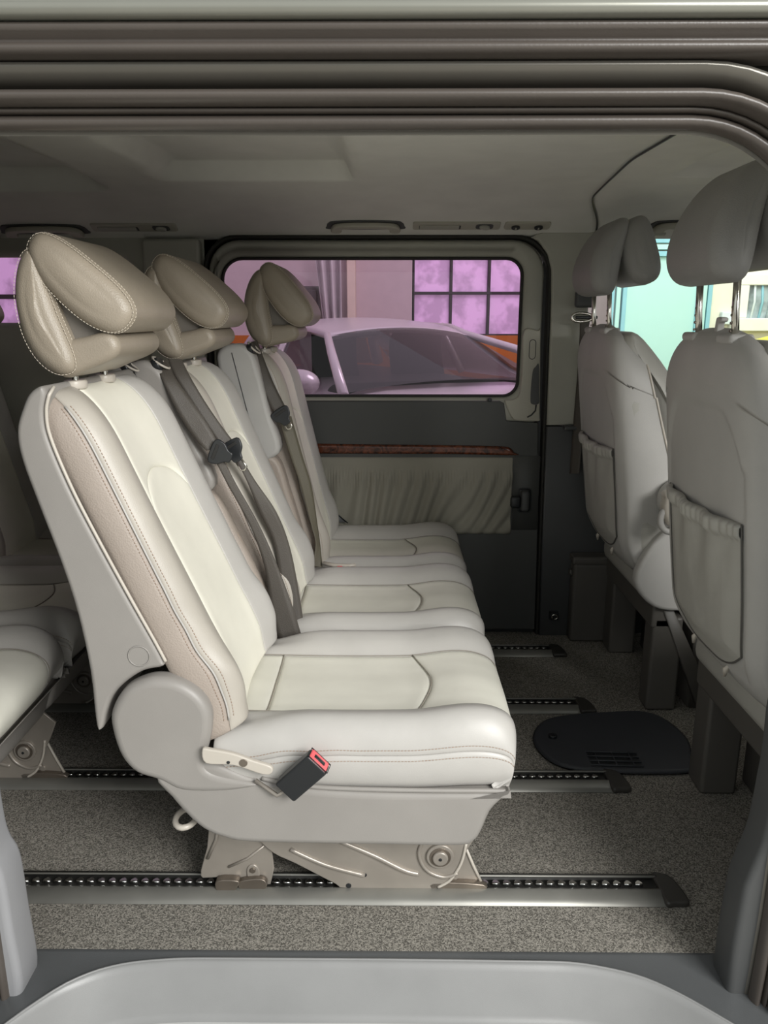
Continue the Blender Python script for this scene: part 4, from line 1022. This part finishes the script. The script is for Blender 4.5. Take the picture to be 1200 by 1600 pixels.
# greenhouse: roof, pillars and panes
RF = [(-.80, .60), (-1.2, .64), (-2.1, .62), (-2.5, .56)]     # roof edge (f, half width)
zr = 1.645
def roof(f, r):
    k = spl([(-2.65, .45), (-2.4, .58), (-1.5, .64), (-1.0, .62), (-.72, .56)], f)[0]
    return C(f, r*k, zr-.05*(r*r)-.10*((f+1.55)/.9)**2*.9)
vs = []; fs = []
for i in range(21):
    for j in range(17): vs.append(roof(-2.6+1.9*i/20, -1+2*j/16))
for i in range(20):
    for j in range(16): k = i*17+j; fs.append((k, k+1, k+18, k+17))
mesh('roof', vs, fs, silver, CAR, solid=.03)
def quad(name, P, m, n=10, bow=.03, inset=0, off=0):
    a, b, c, d = [Vector(p) for p in P]; vs = []; fs = []; N = (b-a).cross(d-a).normalized()
    for i in range(n+1):
        for j in range(n+1):
            u, v = inset+(1-2*inset)*i/n, inset+(1-2*inset)*j/n
            p = (a*(1-u)+b*u)*(1-v)+(d*(1-u)+c*u)*v
            vs.append(p+N*(bow*(1-(2*u-1)**2)+off))
    for i in range(n):
        for j in range(n): k = i*(n+1)+j; fs.append((k, k+n+1, k+n+2, k+1))
    return mesh(name, vs, fs, m, CAR)
TL, TR = roof(-.72, 1), roof(-.72, -1)
BL, BR = C(.12, .76, 1.20), C(.12, -.76, 1.20)
quad('windscreen', (BL, BR, TR, TL), carglass, 12, .06)
for sgn in (1, -1):
    top = lambda f: roof(f, sgn); b_ = lambda f: C(f, sgn*.84, 1.20)
    tube('front_pillar', [C(.16, sgn*.80, 1.18), C(-.25, sgn*.72, 1.42), top(-.74), top(-1.1), top(-1.8), top(-2.3), C(-2.6, sgn*.60, 1.45), C(-2.75, sgn*.72, 1.22)], [.035, .03, .028, .025, .025, .03, .05, .06], silver, CAR, n=10)
    quad('side_window', (b_(-.30), b_(-1.20), top(-1.25), top(-.95)), carglass, 8, 0)
    quad('side_window', (b_(-1.30), b_(-2.25), top(-2.15), top(-1.35)), carglass, 8, 0)
    tube('door_pillar', [b_(-1.25), top(-1.30)], .035, silver, CAR)
    quad('quarter_window', (b_(-2.35), b_(-2.65), C(-2.5, sgn*.6, 1.42), top(-2.25)), carglass, 4, 0)
    mi = loft('wing_mirror', [(-.30, .01, 1.04, 1.06, 2)], silver, CAR) if 0 else None
def ell(name, c, r, m, parent):
    bm = bmesh.new(); bmesh.ops.create_uvsphere(bm, u_segments=20, v_segments=12, radius=1)
    off = wloc(parent)
    for v in bm.verts: v.co = Vector((v.co.x*r[0], v.co.y*r[1], v.co.z*r[2]))+Vector(c)-off
    me = bpy.data.meshes.new(name); bm.to_mesh(me); bm.free(); me.materials.append(m)
    for p in me.polygons: p.use_smooth = True
    o = bpy.data.objects.new(name, me); COL.objects.link(o); o.parent = parent; return o
for sgn in (1, -1): ell('wing_mirror', C(-.12, sgn*.99, 1.25), (.13, .09, .085), silver, CAR)
dk = mat('car_interior', '2b2a29', .8)
quad('rear_window', (C(-2.75, .66, 1.2), C(-2.75, -.66, 1.2), C(-2.58, -.5, 1.52), C(-2.58, .5, 1.52)), carglass, 6, 0)
for r in (-.38, .38):
    slab('car_seat', cr([(-.95, .9), (-1.15, .9), (-1.30, 1.35), (-1.26, 1.52), (-1.16, 1.52), (-1.13, 1.3)], 4), lambda a, b, c: C(a, r+c, b), -.22, .22, .05, dk, CAR)
slab('dashboard', cr([(0, 1.05), (-.02, 1.2), (-.3, 1.22), (-.42, 1.14), (-.4, 1.), (0, .95)], 4), lambda a, b, c: C(a, c, b), -.72, .72, .05, dk, CAR)
for f in (.45, -2.1):
    for sgn in (1, -1):
        c = C(f, sgn*.80, .32)
        P = [(.31*cos(2*pi*i/24), .31*sin(2*pi*i/24)) for i in range(24)]
        slab('wheel', P, lambda a, b, q: c+fdir*a+Vector((0, 0, b))+rdir*q*sgn, -.10, .10, .03, blackp, CAR, seg=3)
# ------------------------------------------------------------------ forecourt building beyond the driver window
YT = 7.6
cw = mat('cream_render', 'ece6d4', .8)
teal = mat('teal_door_paint', 'b8e0d8', .6, var=.01); teal2 = mat('blue_frame_paint', '8fc4cf', .5)
FB = thing('wall_front_building', 'cream rendered wall across the forecourt', None, (4, YT, 0), kind=STR)
rbox('render', (2.3, YT, ZG), (12, YT+.2, 5), 0, cw, FB)
DT = thing('door_2', 'large pale teal door with framed surround', None, (3, YT, ZG), kind=STR)
a, b = at(962, 600, YT), at(1108, 384, YT)
rbox('leaf', (a.x, YT-.06, ZG), (b.x, YT, b.z-.10), .01, teal, DT)
for i, (d, m) in enumerate(((0, teal2), (.06, teal), (.12, teal2))):
    rbox('lintel', (a.x-.1, YT-.10+.012*i, b.z-.10+d), (b.x+.10, YT-.02, b.z-.055+d), .004, m, DT)
for i in range(3):
    rbox('jamb', (b.x-.10+.055*i, YT-.09+.01*i, ZG), (b.x-.06+.055*i, YT-.02, b.z+.06), .004, (teal2, teal, teal2)[i], DT)
    rbox('jamb', (a.x-.02-.055*i, YT-.09+.01*i, ZG), (a.x+.02-.055*i, YT-.02, b.z+.06), .004, (teal2, teal, teal2)[i], DT)
wb = mat('white_box', 'dfe9e8', .4)
a, b = at(1122, 507, YT), at(1147, 487, YT)
o = rbox('letter_box', (a.x, YT-.07, a.z), (b.x, YT, b.z), .012, wb); props(o, 'small white box fixed to the cream wall beside the teal door', 'letter box')
a, b = at(1161, 497, YT), at(1260, 446, YT)
Wn = thing('window_2', 'white framed forecourt window with dark panes', None, (a.x, YT, a.z), kind=STR)
wm = mat('white_frame', 'f2efe4', .5); gm = mat('dull_pane', '8f9a9c', .3, speck=(5, .5))
rbox('frame', (a.x-.10, YT-.08, b.z), (b.x+.1, YT-.0, b.z+.10), .01, wm, Wn); rbox('sill', (a.x-.14, YT-.14, a.z-.12), (b.x+.14, YT-.0, a.z), .01, wm, Wn)
rbox('frame', (a.x-.10, YT-.08, a.z), (a.x, YT-.0, b.z), .01, wm, Wn); rbox('frame', (b.x, YT-.08, a.z), (b.x+.1, YT-.0, b.z), .01, wm, Wn)
rbox('pane', (a.x, YT-.04, a.z), (b.x, YT-.01, b.z), 0, gm, Wn)
for i in range(9): tube('curtain_fold', [(a.x+.05+.075*i, YT-.045, a.z), (a.x+.07+.075*i, YT-.047, (a.z+b.z)/2), (a.x+.06+.07*i, YT-.045, b.z)], .012, (wb, teal2, gm)[i % 3], Wn, n=6)
c = at(1200, 522, 6.2)
Yl = thing('yellow_car', 'bright yellow rounded vehicle roof on the forecourt', 'car', (c.x, 6.2, ZG))
ym = mat('yellow_paint', 'e9e000', .35, var=.01)
ell('roof', (c.x+.62, 6.2, c.z-.14), (.80, .6, .18), ym, Yl)
slab('body', cr([(c.x-.4, ZG+.3), (c.x-.35, c.z-.50), (c.x+.0, c.z-.2), (c.x+1.3, c.z-.2), (c.x+1.7, c.z-.5), (c.x+1.75, ZG+.3)], 4), XZ, 5.7, 6.7, .12, ym, Yl, seg=4)
for dx_ in (.2, 1.2): cyl('wheel', (c.x+dx_, 5.75, ZG+.28), 'y', .28, .16, blackp, Yl, bev=.03)
